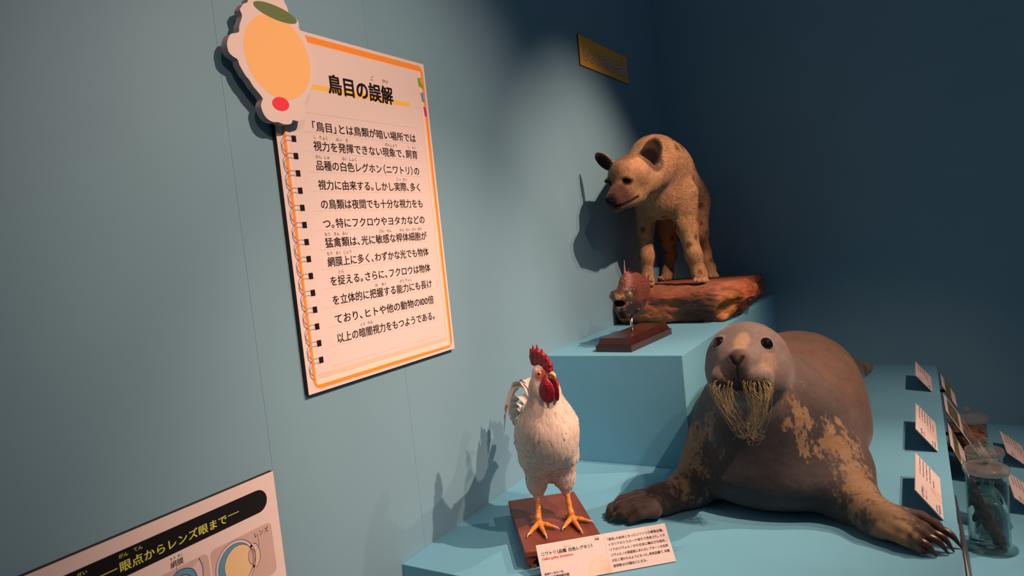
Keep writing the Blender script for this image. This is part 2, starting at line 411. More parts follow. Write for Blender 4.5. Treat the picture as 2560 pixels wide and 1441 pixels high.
lettering('title_reading_aids', [('がん', 0.6105, 0.9585, 0.0085, None, 0.003), ('てん', 0.6370, 0.9590, 0.0085, None, 0.003), ('せい', 0.5410, 0.9585, 0.0085, None, 0.003), ('よう', 0.5140, 0.9585, 0.0085, None, 0.003)], wallM(0.0135), M_yeltx, lb)
flat('lens_eye_panel', [rrect(0.781, 0.780, 0.9305, 0.8935, 0.012)], wallM(0.0133), M_greybr, lb)
flat('cup_eye_panel', [rrect(0.632, 0.780, 0.7770, 0.8935, 0.012)], wallM(0.0133), M_greybr, lb)
lettering('callout_text', [('レンズ', 0.8835, 0.8755, 0.0130, 0.0385, 0.004), ('網膜', 0.6990, 0.8975, 0.0140, 0.0275, 0.006), ('もう', 0.7000, 0.9125, 0.0060, None, 0.002), ('まく', 0.7150, 0.9125, 0.0060, None, 0.002)], wallM(0.0137), M_ink, lb)
eye = ellipse(0.8350, 0.8400, 0.0475, 0.0505, 0)
flat('eye_sclera', [eye, ellipse(0.8790, 0.8400, 0.0150, 0.0260)], wallM(0.0134), M_lilac, lb)
flat('eye_retina', [ellipse(0.8350, 0.8400, 0.0415, 0.0440)], wallM(0.01345), M_eyeblue, lb)
flat('eye_vitreous', [ellipse(0.8430, 0.8390, 0.0355, 0.0385), ellipse(0.8780, 0.8400, 0.0105, 0.0200)], wallM(0.0135), M_eyeyel, lb)
flat('eye_lens', [ellipse(0.8735, 0.8400, 0.0085, 0.0165)], wallM(0.0136), M_greybr, lb)
ln = ribbon(eye, 0.0011, True) + ribbon(ellipse(0.8350, 0.8400, 0.0415, 0.0440), 0.0009, True) + ribbon(ellipse(0.8430, 0.8390, 0.0355, 0.0385), 0.0008, True) + ribbon(ellipse(0.8735, 0.8400, 0.0085, 0.0165), 0.0010, True) + ribbon(ellipse(0.8790, 0.8400, 0.0150, 0.0260)[24:] + ellipse(0.8790, 0.8400, 0.0150, 0.0260)[:9], 0.0011)
ln += ribbon([(0.8935, 0.8755), (0.8945, 0.8550)], 0.0006) + ribbon([(0.8945, 0.8550), (0.8800, 0.8450)], 0.0006)
flat('eye_outlines', ln, wallM(0.0137), M_navy, lb)
cupo = catmull([(0.690, 0.800), (0.688, 0.855), (0.700, 0.880), (0.720, 0.8865), (0.742, 0.876), (0.750, 0.850), (0.752, 0.815)], 8)
cupi = catmull([(0.699, 0.800), (0.698, 0.850), (0.708, 0.871), (0.721, 0.8745), (0.735, 0.866), (0.744, 0.848), (0.747, 0.815)], 8)
flat('cup_pigment', [[cupo[i], cupo[i+1], cupi[i+1], cupi[i]] for i in range(len(cupo)-1)], wallM(0.0135), M_eyeblue, lb)
flat('cup_cornea', [[(0.7425, 0.879), (0.758, 0.8880), (0.762, 0.868), (0.7585, 0.815), (0.750, 0.815), (0.7485, 0.850)]], wallM(0.01345), M_lilac, lb)
flat('cup_outlines', ribbon(cupo, 0.0014) + ribbon(cupi, 0.0014) + ribbon(catmull([(0.7570, 0.8915), (0.762, 0.872), (0.7605, 0.850), (0.757, 0.815)], 6), 0.0014) + ribbon([(0.7105, 0.8955), (0.7105, 0.882)], 0.0006), wallM(0.0137), M_navy, lb)
flat('pin_hole', [ellipse(0.9450, 0.9860, 0.0008, 0.0008, 0, 10)], wallM(0.0133), M_ink, lb)

# ---------------------------------------------------------------- mustard sign in the corner
ys = thing('section_sign', (0.0, 3.14, 2.2), 'small mustard yellow sign with pale outlined letters high near the corner', 'sign')
box('board', (0.0006, 2.8425, 2.2000), (0.0058, 3.4345, 2.3360), M_edge, ys)
flat('face', [[(2.8425, 2.2000), (3.4345, 2.2000), (3.4345, 2.3360), (2.8425, 2.3360)]], wallM(0.0060), M_mustard, ys)
lettering('letter_outline', [('レンズのある眼', 2.8750, 2.2310, 0.0800, 0.5450, 0.012)], wallM(0.0062), M_brownout, ys, heavy={'レンズのある眼': 0.055})
lettering('letters', [('レンズのある眼', 2.8750, 2.2310, 0.0800, 0.5450, 0.012)], wallM(0.0064), M_pinkltr, ys, heavy={'レンズのある眼': 0.018})
lettering('reading_aid', [('め', 3.3620, 2.3110, 0.0190, None, 0.02)], wallM(0.0062), M_brownout, ys)

# ---------------------------------------------------------------- implicit-surface body builder
def _hash(ix, iy, iz, s):
    h = (ix.astype(np.int64) * 374761393 + iy.astype(np.int64) * 668265263 + iz.astype(np.int64) * 2147483647 + s * 1013904223) & 0x7fffffff
    h = ((h ^ (h >> 13)) * 1274126177) & 0x7fffffff
    return ((h ^ (h >> 16)) & 0xffff) / 65535.0
def vnoise(P, scale, s=0):
    Q = P * scale; I = np.floor(Q); f = Q - I; f = f*f*(3-2*f); I = I.astype(np.int64); r = 0
    for dx in (0, 1):
        wx = f[:, 0] if dx else 1 - f[:, 0]
        for dy in (0, 1):
            wy = f[:, 1] if dy else 1 - f[:, 1]
            for dz in (0, 1):
                wz = f[:, 2] if dz else 1 - f[:, 2]
                r = r + wx*wy*wz*_hash(I[:, 0]+dx, I[:, 1]+dy, I[:, 2]+dz, s)
    return r
def fbm(P, scale, s=0, o=4):
    r = 0; a = 0.5; t = 0
    for i in range(o): r = r + a*vnoise(P, scale*2**i, s+i*17); t += a; a *= 0.5
    return r / t
def sstep(a, b, x):
    t = np.clip((x - a) / (b - a), 0, 1); return t*t*(3-2*t)
def rotm(yaw=0, pitch=0, roll=0):
    return np.array(Matrix.Rotation(yaw, 3, 'Z') @ Matrix.Rotation(pitch, 3, 'X') @ Matrix.Rotation(roll, 3, 'Y'))
class Body:
    """smooth union of ellipsoids and tapering limbs, meshed as one continuous surface"""
    def __init__(s, lo, hi, h):
        s.lo = np.array(lo, float); s.h = h
        s.n = np.ceil((np.array(hi) - s.lo) / h).astype(int) + 1
        s.D = np.full(s.n, 0.5, np.float32)
    def _block(s, lo, hi, m):
        a = np.maximum(np.floor((np.array(lo) - m - s.lo) / s.h).astype(int), 0)
        b = np.minimum(np.ceil((np.array(hi) + m - s.lo) / s.h).astype(int) + 1, s.n)
        if np.any(b <= a): return None, None
        ax = [(s.lo[i] + s.h * np.arange(a[i], b[i])).astype(np.float32) for i in range(3)]
        return tuple(slice(a[i], b[i]) for i in range(3)), np.meshgrid(*ax, indexing='ij', sparse=True)
    def _mix(s, sl, d, k, op):
        D = s.D[sl]
        if op < 0: d = -d; h = np.maximum(k - np.abs(D - d), 0) / k; s.D[sl] = np.maximum(D, d) + h*h*k*0.25
        else: h = np.maximum(k - np.abs(D - d), 0) / k; s.D[sl] = np.minimum(D, d) - h*h*k*0.25
    def ell(s, c, r, k=0.03, R=None, op=1):
        c = np.array(c, float); r = np.array(r, float); e = np.full(3, r.max()) if R is not None else r
        sl, g = s._block(c - e, c + e, k + 3*s.h)
        if sl is None: return
        X = [g[i] - c[i] for i in range(3)]
        if R is not None: X = [R[0, i]*X[0] + R[1, i]*X[1] + R[2, i]*X[2] for i in range(3)]
        k0 = np.sqrt(sum((X[i]/r[i])**2 for i in range(3))); k1 = np.sqrt(sum((X[i]/r[i]**2)**2 for i in range(3))) + 1e-9
        s._mix(sl, (k0*(k0-1)/k1).astype(np.float32), k, op)
    def cap(s, a, b, ra, rb, k=0.03, op=1):
        a = np.array(a, float); b = np.array(b, float); m = max(ra, rb)
        sl, g = s._block(np.minimum(a, b) - m, np.maximum(a, b) + m, k + 3*s.h)
        if sl is None: return
        ab = b - a; L = ab @ ab + 1e-12
        t = np.clip(sum((g[i]-a[i])*ab[i] for i in range(3)) / L, 0, 1)
        d = np.sqrt(sum((g[i] - a[i] - t*ab[i])**2 for i in range(3))) - (ra + (rb-ra)*t)
        s._mix(sl, d.astype(np.float32), k, op)
    def limb(s, pts, k=0.03):
        for p, q in zip(pts[:-1], pts[1:]): s.cap(p[:3], q[:3], p[3], q[3], k)
    def rbox(s, c, hf, r, k=0.02, R=None, op=1):
        c = np.array(c, float); hf = np.array(hf, float); e = np.full(3, np.linalg.norm(hf)) if R is not None else hf + r
        sl, g = s._block(c - e, c + e, k + 3*s.h)
        if sl is None: return
        X = [g[i] - c[i] for i in range(3)]
        if R is not None: X = [R[0, i]*X[0] + R[1, i]*X[1] + R[2, i]*X[2] for i in range(3)]
        q = [np.abs(X[i]) - hf[i] + r for i in range(3)]
        d = np.sqrt(sum(np.maximum(v, 0)**2 for v in q)) + np.minimum(np.maximum(q[0], np.maximum(q[1], q[2])), 0) - r
        s._mix(sl, np.broadcast_to(d, s.D[sl].shape).astype(np.float32), k, op)
    def floor(s, z, k=0.01):
        zz = (s.lo[2] + s.h*np.arange(s.n[2])).astype(np.float32)
        d = np.broadcast_to(z - zz, s.n); D = s.D
        h = np.maximum(k - np.abs(D - d), 0) / k; s.D = np.maximum(D, d) + h*h*k*0.25
    def mesh(s, smooth=1):
        D = s.D; ins = D < 0; n = s.n
        c = np.zeros(n - 1, np.uint8)
        for i in (0, 1):
            for j in (0, 1):
                for k in (0, 1): c += ins[i:n[0]-1+i, j:n[1]-1+j, k:n[2]-1+k]
        cells = np.argwhere((c > 0) & (c < 8)); idx = np.full(n - 1, -1, np.int32); idx[tuple(cells.T)] = np.arange(len(cells))
        S = np.zeros((len(cells), 3)); W = np.zeros(len(cells))
        corners = np.array([(i, j, k) for i in (0, 1) for j in (0, 1) for k in (0, 1)])
        for a in corners:
            for ax in range(3):
                if a[ax]: continue
                b = a.copy(); b[ax] = 1
                da = D[tuple((cells + a).T)]; db = D[tuple((cells + b).T)]; m = (da < 0) != (db < 0)
                t = np.where(m, da / (da - db + 1e-20), 0)
                p = np.repeat(a[None].astype(float), len(cells), 0); p[:, ax] += t
                S[m] += p[m]; W[m] += 1
        V = s.lo + s.h * (cells + S / W[:, None]); F = []
        for ax in range(3):
            u, v = (ax + 1) % 3, (ax + 2) % 3
            sa = [slice(0, n[i]) for i in range(3)]; sb = list(sa); sa[ax] = slice(0, n[ax]-1); sb[ax] = slice(1, n[ax])
            A = ins[tuple(sa)]; B = ins[tuple(sb)]; e = np.argwhere(A != B)
            e = e[(e[:, u] > 0) & (e[:, v] > 0) & (e[:, u] < n[u]-1) & (e[:, v] < n[v]-1)]
            fl = A[tuple(e.T)]
            q = []
            for du, dv in ((-1, -1), (0, -1), (0, 0), (-1, 0)):
                p = e.copy(); p[:, u] += du; p[:, v] += dv; q.append(idx[tuple(p.T)])
            q = np.stack(q, 1); q[~fl] = q[~fl][:, ::-1]; F.append(q)
        F = np.vstack(F)
        for _ in range(smooth):
            A = np.zeros_like(V); N = np.zeros(len(V))
            for a, b in ((0, 1), (1, 2), (2, 3), (3, 0)):
                for x, y in ((F[:, a], F[:, b]), (F[:, b], F[:, a])):
                    N += np.bincount(x, minlength=len(V))
                    for d in range(3): A[:, d] += np.bincount(x, V[y, d], len(V))
            V = 0.5*V + 0.5*A/np.maximum(N, 1)[:, None]
        return V, F
def vnormals(V, F):
    n = np.cross(V[F[:, 2]] - V[F[:, 0]], V[F[:, 3 if F.shape[1] > 3 else 1]] - V[F[:, 1 if F.shape[1] > 3 else 0]])
    if F.shape[1] == 3: n = np.cross(V[F[:, 1]] - V[F[:, 0]], V[F[:, 2]] - V[F[:, 0]])
    N = np.zeros_like(V)
    for i in range(F.shape[1]):
        for d in range(3): N[:, d] += np.bincount(F[:, i], n[:, d], len(V))
    return N / (np.linalg.norm(N, axis=1, keepdims=True) + 1e-12)
def paint(me, C):
    a = me.color_attributes.new('coat', 'FLOAT_COLOR', 'POINT')
    a.data.foreach_set('color', np.hstack([C, np.ones((len(C), 1))]).astype(np.float32).ravel())
def lerp(a, b, t): return a + (np.asarray(b) - a) * t[:, None]
def segdist(P, a, b):
    a = np.array(a, float); b = np.array(b, float); ab = b - a
    t = np.clip((P - a) @ ab / (ab @ ab), 0, 1); return np.linalg.norm(P - a - t[:, None]*ab, axis=1)
def skinmesh(name, V, F, C, material, parent):
    me = mesh_np(name, V, F, True); paint(me, C); return link(name, me, material, parent)
def strands(name, P, N, Dr, L, W, C, material, parent, lift=0.15, droop=0.0):
    """short hairs: one thin curved blade each, lying over the skin"""
    n = len(P); D = Dr - N*np.sum(Dr*N, 1, keepdims=True); D /= np.linalg.norm(D, axis=1, keepdims=True) + 1e-9
    S = np.cross(N, D); d1 = D + N*lift; L = L[:, None]; W = W[:, None]
    a = P - S*W/2; b = P + S*W/2; m = P + d1*L*0.55; t = P + d1*L*0.55 + (D*1.0 - N*lift*0.6 + np.array([0, 0, -droop]))*L*0.45
    V = np.stack([a, b, m + S*W*0.35, m - S*W*0.35, t], 1).reshape(-1, 3)
    i = np.arange(n)[:, None]*5
    F = np.vstack([i + [0, 1, 2], i + [0, 2, 3], i + [3, 2, 4]])
    me = mesh_np(name, V, F.astype(np.int32), True); paint(me, np.repeat(C, 5, 0))
    NN = np.repeat(N, 5, 0); NN = NN.astype(np.float32)
    me.normals_split_custom_set_from_vertices([tuple(v) for v in NN]) if n < 60000 else None
    o = link(name, me, material, parent); o['kind'] = 'stuff'; return o
def area_samples(V, F, n, rng):
    A = np.linalg.norm(np.cross(V[F[:, 2]]-V[F[:, 0]], V[F[:, 3]]-V[F[:, 1]]), axis=1)
    f = rng.choice(len(F), n, p=A/A.sum()); u = rng.random((n, 1)); v = rng.random((n, 1)); q = F[f]
    w = [(1-u)*(1-v), u*(1-v), u*v, (1-u)*v]
    return q, w
def interp(X, q, w): return sum(X[q[:, i]]*w[i] for i in range(4))
def ball(name, c, r, material, parent, n=24, scale=(1, 1, 1), R=None):
    bm = bmesh.new(); bmesh.ops.create_uvsphere(bm, u_segments=n, v_segments=n//2, radius=r)
    me = bm_mesh(bm, name, smooth=True); M = Matrix.Diagonal((*scale, 1))
    if R is not None: M = Matrix(R).to_4x4() @ M
    me.transform(Matrix.Translation(c) @ M); return link(name, me, material, parent)
M_eye = mat('black_glass_eye', (0.004, 0.003, 0.003), 0.04, spec=0.6)
M_claw = mat('dark_horn_claw', (0.055, 0.035, 0.022), 0.32, 0.35, 120, spec=0.5)

M_lid_skin = mat('grey_eyelid_skin', (0.24, 0.205, 0.18), 0.45, 0.3, 200)
# ================================================================= SEAL
seal = thing('seal', (0.83, 2.3, 0.6), 'large grey brown stuffed seal with long whiskers lying on the blue platform', 'seal')
B = Body((0.38, 1.70, 0.585), (1.33, 3.88, 1.17), 0.0034)
B.ell((0.835, 2.40, 0.815), (0.250, 0.46, 0.212), 0.05)
B.ell((0.838, 2.30, 0.745), (0.262, 0.36, 0.155), 0.05)
B.ell((0.835, 2.13, 0.785), (0.225, 0.205, 0.20), 0.06)
B.cap((0.845, 2.7, 0.795), (0.93, 3.45, 0.68), 0.19, 0.08, 0.08)
B.ell((0.94, 3.60, 0.645), (0.07, 0.14, 0.036), 0.05)
B.limb([(0.95, 3.58, 0.64, 0.036), (0.985, 3.72, 0.634, 0.028), (1.012, 3.81, 0.624, 0.018)], 0.02)
B.limb([(0.90, 3.58, 0.64, 0.036), (0.90, 3.72, 0.630, 0.026), (0.91, 3.80, 0.622, 0.014)], 0.02)
B.cap((0.818, 1.985, 1.02), (0.835, 2.11, 0.86), 0.106, 0.185, 0.06)
B.cap((0.822, 1.99, 0.95), (0.832, 2.04, 0.78), 0.09, 0.15, 0.06)
B.ell((0.818, 1.965, 1.033), (0.115, 0.118, 0.116), 0.02)
B.ell((0.822, 1.935, 1.000), (0.108, 0.100, 0.075), 0.03)
B.ell((0.825, 1.862, 1.048), (0.060, 0.070, 0.056), 0.05)
B.ell((0.787, 1.835, 1.018), (0.041, 0.046, 0.034), 0.014)
B.ell((0.867, 1.835, 1.020), (0.042, 0.046, 0.034), 0.014)
B.ell((0.830, 1.813, 1.072), (0.027, 0.026, 0.029), 0.018)
B.ell((0.822, 1.868, 0.978), (0.055, 0.050, 0.034), 0.03)
EL = np.array((0.7635, 1.8945, 1.1005)); ER = np.array((0.8840, 1.8955, 1.0960))
for e in (EL, ER):
    n_ = e - np.array((0.818, 1.965, 1.033)); n_ /= np.linalg.norm(n_)
    B.ell(e - n_*0.002, (0.0225, 0.0225, 0.0215), 0.008)
    B.ell(e + n_*0.016, (0.0178, 0.0178, 0.0172), 0.004, op=-1)
B.cap((0.8290, 1.786, 1.066), (0.8270, 1.791, 1.000), 0.0040, 0.0070, 0.006, -1)
for sx in (-1, 1):
    B.cap((0.8290 + sx*0.006, 1.787, 1.069), (0.8290 + sx*0.016, 1.790, 1.083), 0.0040, 0.0068, 0.004, -1)
    B.cap((0.8265, 1.800, 0.994), (0.8265 + sx*0.030, 1.800, 0.985), 0.006, 0.006, 0.006, -1)
    B.cap((0.8265 + sx*0.030, 1.800, 0.985), (0.8265 + sx*0.075, 1.850, 0.990), 0.006, 0.004, 0.006, -1)
# fore flippers
B.limb([(0.995, 2.06, 0.725, 0.105), (1.058, 1.975, 0.655, 0.062), (1.132, 1.887, 0.641, 0.042), (1.195, 1.855, 0.636, 0.030)], 0.045)
B.ell((0.850, 2.085, 0.690), (0.265, 0.215, 0.108), 0.05)
B.limb([(0.690, 2.06, 0.730, 0.105), (0.620, 1.945, 0.642, 0.052), (0.562, 1.862, 0.638, 0.040), (0.510, 1.815, 0.634, 0.030)], 0.045)
RF = [[(1.160, 1.910, 0.650, 0.026), (1.222, 1.910, 0.642, 0.019), (1.250, 1.889, 0.641, 0.015), (1.266, 1.879, 0.632, 0.011)],
      [(1.155, 1.885, 0.655, 0.026), (1.201, 1.868, 0.647, 0.019), (1.226, 1.848, 0.648, 0.0155), (1.248, 1.846, 0.636, 0.011)],
      [(1.150, 1.870, 0.652, 0.026), (1.186, 1.848, 0.646, 0.018), (1.217, 1.823, 0.646, 0.0155), (1.236, 1.826, 0.634, 0.011)],
      [(1.150, 1.855, 0.645, 0.025), (1.184, 1.824, 0.640, 0.017), (1.208, 1.808, 0.636, 0.014), (1.220, 1.806, 0.629, 0.010)],
      [(1.140, 1.845, 0.635, 0.024), (1.182, 1.812, 0.625, 0.016), (1.225, 1.799, 0.612, 0.009)]]
LF = [[(0.545, 1.880, 0.645, 0.025), (0.490, 1.855, 0.640, 0.019), (0.452, 1.820, 0.640, 0.016), (0.432, 1.800, 0.628, 0.011)],
      [(0.550, 1.855, 0.648, 0.025), (0.495, 1.825, 0.645, 0.018), (0.460, 1.792, 0.645, 0.015), (0.441, 1.780, 0.630, 0.011)],
      [(0.550, 1.830, 0.645, 0.025), (0.505, 1.797, 0.645, 0.018), (0.470, 1.768, 0.643, 0.015), (0.452, 1.764, 0.629, 0.011)],
      [(0.555, 1.810, 0.640, 0.024), (0.515, 1.775, 0.638, 0.018), (0.484, 1.750, 0.632, 0.014), (0.465, 1.752, 0.623, 0.010)],
      [(0.560, 1.800, 0.630, 0.022), (0.530, 1.768, 0.622, 0.015), (0.505, 1.748, 0.613, 0.009)]]
for fing in RF + LF:
    fing[1] = (fing[1][0], fing[1][1], fing[1][2] + 0.006, fing[1][3] - 0.002); B.limb(fing, 0.007)
B.floor(0.6012, 0.012)
V, F = B.mesh(1); N = vnormals(V, F)
V = V + N * ((fbm(V, 22, 3, 3) - 0.5) * 0.004)[:, None]
V[:, 2] = np.maximum(V[:, 2], 0.6008)
# coat colours
x, y, z = V.T
n1 = fbm(V, 18, 1); n2 = fbm(V * np.array([1, 1, 0.35]), 60, 2, 3); n3 = fbm(V, 90, 5, 3)
C = np.tile(np.array([0.120, 0.098, 0.086]), (len(V), 1))
C = lerp(C, (0.175, 0.110, 0.072), sstep(0.62, 0.95, z) * sstep(2.0, 2.25, y))              # brown back
C = lerp(C, (0.056, 0.060, 0.068), sstep(0.34, 0.14, np.abs(x - 0.83)) * sstep(2.15, 1.98, y) * sstep(0.96, 0.86, z) * 0.9)   # slate chest
hd = np.linalg.norm((V - np.array((0.82, 1.92, 1.04))) / np.array((1, 1, 1.0)), axis=1)
C = lerp(C, (0.225, 0.198, 0.182), sstep(0.19, 0.12, hd))
C = C * (0.72 + 0.56*n1)[:, None]
def patch(c, r, col, amt=1.0, soft=0.35):
    global C
    d = np.linalg.norm((V - np.array(c)) / np.array(r), axis=1); C = lerp(C, col, sstep(1.0 + soft, 1.0 - soft, d + (n1 - 0.5)*0.8) * amt)
patch((0.829, 1.845, 1.118), (0.020, 0.05, 0.028), (0.50, 0.36, 0.22), 0.9)                 # pale bridge
patch((0.895, 1.865, 1.050), (0.022, 0.05, 0.030), (0.44, 0.33, 0.22), 0.7)
patch((0.775, 1.855, 1.055), (0.016, 0.04, 0.022), (0.40, 0.30, 0.20), 0.6)
patch((0.830, 1.795, 1.080), (0.030, 0.03, 0.024), (0.11, 0.075, 0.062), 0.9)               # nose
patch((0.785, 1.805, 1.005), (0.046, 0.04, 0.020), (0.060, 0.046, 0.040), 0.9)              # pads
patch((0.868, 1.805, 1.003), (0.046, 0.04, 0.018), (0.060, 0.046, 0.040), 0.9); patch((0.828, 1.80, 1.035), (0.030, 0.03, 0.030), (0.105, 0.072, 0.060), 0.7)
patch((0.824, 1.835, 0.965), (0.045, 0.05, 0.030), (0.36, 0.33, 0.28), 0.8)                 # chin
dots = ((_hash(np.floor(x*190), np.floor(y*190), np.floor(z*190), 9) > 0.72) & (np.linalg.norm((V - np.array((0.826, 1.81, 1.012)))/np.array((0.085, 0.05, 0.024)), axis=1) < 1))
C[dots] *= 0.35
tan = np.array((0.40, 0.285, 0.155))
C = lerp(C, tan, sstep(3.62, 3.72, y) * 0.75)
n2 = 0.5 + (n2 - 0.5)*1.1 + (fbm(V * np.array((1, 1, 0.6)), 170, 6, 2) - 0.5)*0.7
mR = sstep(0.085, 0.035, segdist(V, (1.060, 1.975, 0.790), (1.150, 1.870, 0.670)) + (n2 - 0.5)*0.17) * sstep(1.215, 1.165, x)
mR = np.maximum(mR, sstep(0.050, 0.025, segdist(V, (1.15, 1.825, 0.655), (1.19, 1.805, 0.635)) + (n2-0.5)*0.05))
mL = sstep(0.078, 0.030, segdist(V, (0.635, 1.985, 0.785), (0.600, 1.925, 0.690)) + (n2 - 0.5)*0.19)
mN = sstep(0.032, 0.008, segdist(V, (0.925, 1.95, 0.940), (0.975, 1.93, 0.815)) + (n2 - 0.5)*0.12)
mM = sstep(0.040, 0.010, segdist(V, (0.690, 1.95, 0.870), (0.700, 1.92, 0.800)) + (n2 - 0.5)*0.11) * 0.8
C = lerp(C, tan, np.clip(np.maximum.reduce([mR, mL*0.85, mN, mM]), 0, 1))
C = lerp(C, (0.085, 0.052, 0.038), sstep(1.185, 1.215, x + (n2-0.5)*0.05) * 0.9)             # bare fingers
C = lerp(C, (0.050, 0.034, 0.029), sstep(0.575, 0.530, x + (n2-0.5)*0.05) * sstep(2.0, 1.92, y) * 0.95)
for e in (EL, ER):
    d = np.linalg.norm(V - e, axis=1)
    C = lerp(C, (0.030, 0.024, 0.022), sstep(0.0215, 0.019, d) * 0.85); C = lerp(C, (0.33, 0.30, 0.27), sstep(0.0030, 0.0012, np.abs(d - 0.0225)) * 0.5)
P2 = np.stack([x, z*0, z], 1); fr_ = sstep(1.86, 1.84, y)
def seg2(a, b): return segdist(P2, (a[0], 0, a[1]), (b[0], 0, b[1]))
for sx in (-1, 1):
    C = lerp(C, (0.010, 0.008, 0.007), sstep(0.0058, 0.0032, seg2((0.8290 + sx*0.005, 1.066), (0.8290 + sx*0.016, 1.082))) * sstep(1.815, 1.805, y))
    C = lerp(C, (0.016, 0.012, 0.010), sstep(0.0065, 0.0030, np.minimum(seg2((0.8265, 0.994), (0.8265 + sx*0.030, 0.985)), seg2((0.8265 + sx*0.030, 0.985), (0.8265 + sx*0.075, 0.990)))) * fr_ * 0.9)
C = lerp(C, (0.018, 0.013, 0.011), sstep(0.0042, 0.0018, seg2((0.8290, 1.066), (0.8270, 0.996))) * fr_ * 0.9)
C *= (0.80 + 0.4*n3)[:, None] * 0.50
M_seal = mat_attr('seal_coat', 0.60, 0.22, 0.28, (420, 260, 420), 0.5, 600, 0.15)
body = skinmesh('body', V, F, C, M_seal, seal)
for e in (EL, ER):
    n_ = e - np.array((0.818, 1.965, 1.033)); n_ /= np.linalg.norm(n_)
    ball('eye', tuple(e + n_*0.0030), 0.0180, M_eye, seal)
    u_ = np.cross(n_, (0, 0, 1.0)); u_ /= np.linalg.norm(u_); v_ = np.cross(u_, n_); ce = e + n_*0.0048
    ringp = [ce + 0.0186*(math.cos(a)*u_*1.04 + math.sin(a)*v_*0.97) + n_*0.0006*math.cos(2*a) for a in np.linspace(0, 2*math.pi, 40)]
    tubes('eyelid', [(ringp, 0.0024)], M_lid_skin, seal, 8)
for fing in RF[:4] + LF[:4]:
    b_ = np.array(fing[-1][:3]); a_ = np.array(fing[-2][:3]); d = b_ - a_; d[2] = 0; d /= np.linalg.norm(d)
    if fing in RF: d = d*0.4 + np.array((0.75, -0.25, 0)); L_ = 0.040 if fing is not RF[3] else 0.032
    else: d = d*0.5 + np.array((-0.62, -0.30, 0)); L_ = 0.024
    d /= np.linalg.norm(d)
    tip = b_ + d*L_; tip[2] = 0.603; mid = b_ + d*L_*0.55; mid[2] = b_[2] - 0.006
    tubes('claw', [(catmull([b_ - d*0.014, b_ + d*0.004 + np.array((0, 0, 0.0015)), mid, tip], 5), np.interp(np.linspace(0, 1, 16), [0, 0.3, 0.65, 1], [0.0105, 0.0108, 0.0082, 0.0020]))], M_claw, seal, 10)
# long whiskers
M_whisk = mat('straw_whisker', (0.40, 0.32, 0.16), 0.45, 0.2, 60)
paths = []; rg = np.random.default_rng(3)
okp = (V[:, 2] > 0.988) & (V[:, 2] < 1.022) & (V[:, 1] < 1.845) & (N[:, 1] < -0.25)
padR = np.flatnonzero(okp & (V[:, 0] > 0.838) & (V[:, 0] < 0.905)); padL = np.flatnonzero(okp & (V[:, 0] < 0.815) & (V[:, 0] > 0.750))
for i in range(150):
    side = -1 if rg.random() < 0.45 else 1
    a = rg.random()**0.8; b = rg.random()
    k_ = rg.choice(padR if side > 0 else padL); p0 = V[k_] - N[k_]*0.001; a = abs(p0[0] - 0.8265)/0.075
    u = rg.random(); zt = p0[2] - (0.045 + 0.105*u); zt = max(zt, 0.852 + 0.02*rg.random())
    conv = np.clip((p0[2] - zt)/0.15, 0, 1)
    tx = p0[0]*(1 - conv*0.8) + 0.848*conv*0.8 + rg.normal(0, 0.010)
    tip = np.array((tx, 1.800 + rg.normal(0, 0.010), zt))
    q1 = p0 + N[k_]*(0.005 + 0.006*rg.random()) + np.array((side*0.003, -0.003, -0.010))
    q2 = p0*0.45 + tip*0.55 + np.array((side*(0.006 + 0.012*rg.random()), -0.008 + rg.normal(0, 0.005), 0.004))
    end = tip + np.array((rg.normal(0, 0.009)*(0.3 + conv), rg.normal(0, 0.005), -0.004 + rg.normal(0, 0.008)))
    paths.append((catmull([p0, q1, q2, tip, end], 5), np.linspace(0.00055, 0.00025, 21)))
w_ = tubes('whiskers', paths, M_whisk, seal, 4); w_['kind'] = 'stuff'

# ================================================================= HYENA and its rock
rock = thing('rock_base', (0.3, 3.4, 1.0), 'reddish brown artificial rock slab on the corner plinth under the hyena', 'rock')
B = Body((-0.01, 2.92, 0.995), (0.72, 3.96, 1.25), 0.0055)
B.rbox((0.272, 3.40, 1.080), (0.262, 0.46, 0.080), 0.055, 0.02)
B.ell((0.13, 3.16, 1.07), (0.135, 0.235, 0.078), 0.04); B.ell((0.46, 3.22, 1.08), (0.110, 0.27, 0.084), 0.05)
B.ell((0.515, 3.25, 1.105), (0.080, 0.22, 0.055), 0.03); B.ell((0.545, 3.10, 1.110), (0.045, 0.10, 0.045), 0.02)
B.ell((0.53, 2.97, 1.055), (0.05, 0.035, 0.035), 0.02, op=-1); B.ell((0.40, 2.955, 1.03), (0.10, 0.03, 0.03), 0.03, op=-1)
B.cap((0.085, 2.96, 1.0), (0.07, 2.98, 1.07), 0.008, 0.004, 0.01, -1)
V, F = B.mesh(1); N = vnormals(V, F)
rn = fbm(V * np.array((1, 1, 2.2)), 13, 11, 5); rn2 = fbm(V * np.array((0.6, 0.6, 3)), 55, 12, 3)
amp = 0.030 * sstep(1.175, 1.13, V[:, 2]) + 0.004
V = V + N * ((rn - 0.5) * amp + (rn2 - 0.5) * 0.006)[:, None]
V[:, 2] = np.clip(V[:, 2], 1.0006, None); V[:, 0] = np.maximum(V[:, 0], 0.002)
topz = 1.166 - 0.046*np.clip(V[:, 1] - 3.1, -0.1, 0.9)
V[:, 2] = np.minimum(V[:, 2], topz + 0.003*(rn2 - 0.5))
C = np.tile(np.array((0.25, 0.085, 0.045)), (len(V), 1)); n1 = fbm(V, 9, 21); n2 = fbm(V*np.array((0.5, 0.5, 2)), 45, 22, 4)
C = lerp(C, (0.34, 0.115, 0.042), sstep(0.50, 0.66, n1)); C = lerp(C, (0.13, 0.055, 0.035), sstep(0.52, 0.36, n1)*0.8)
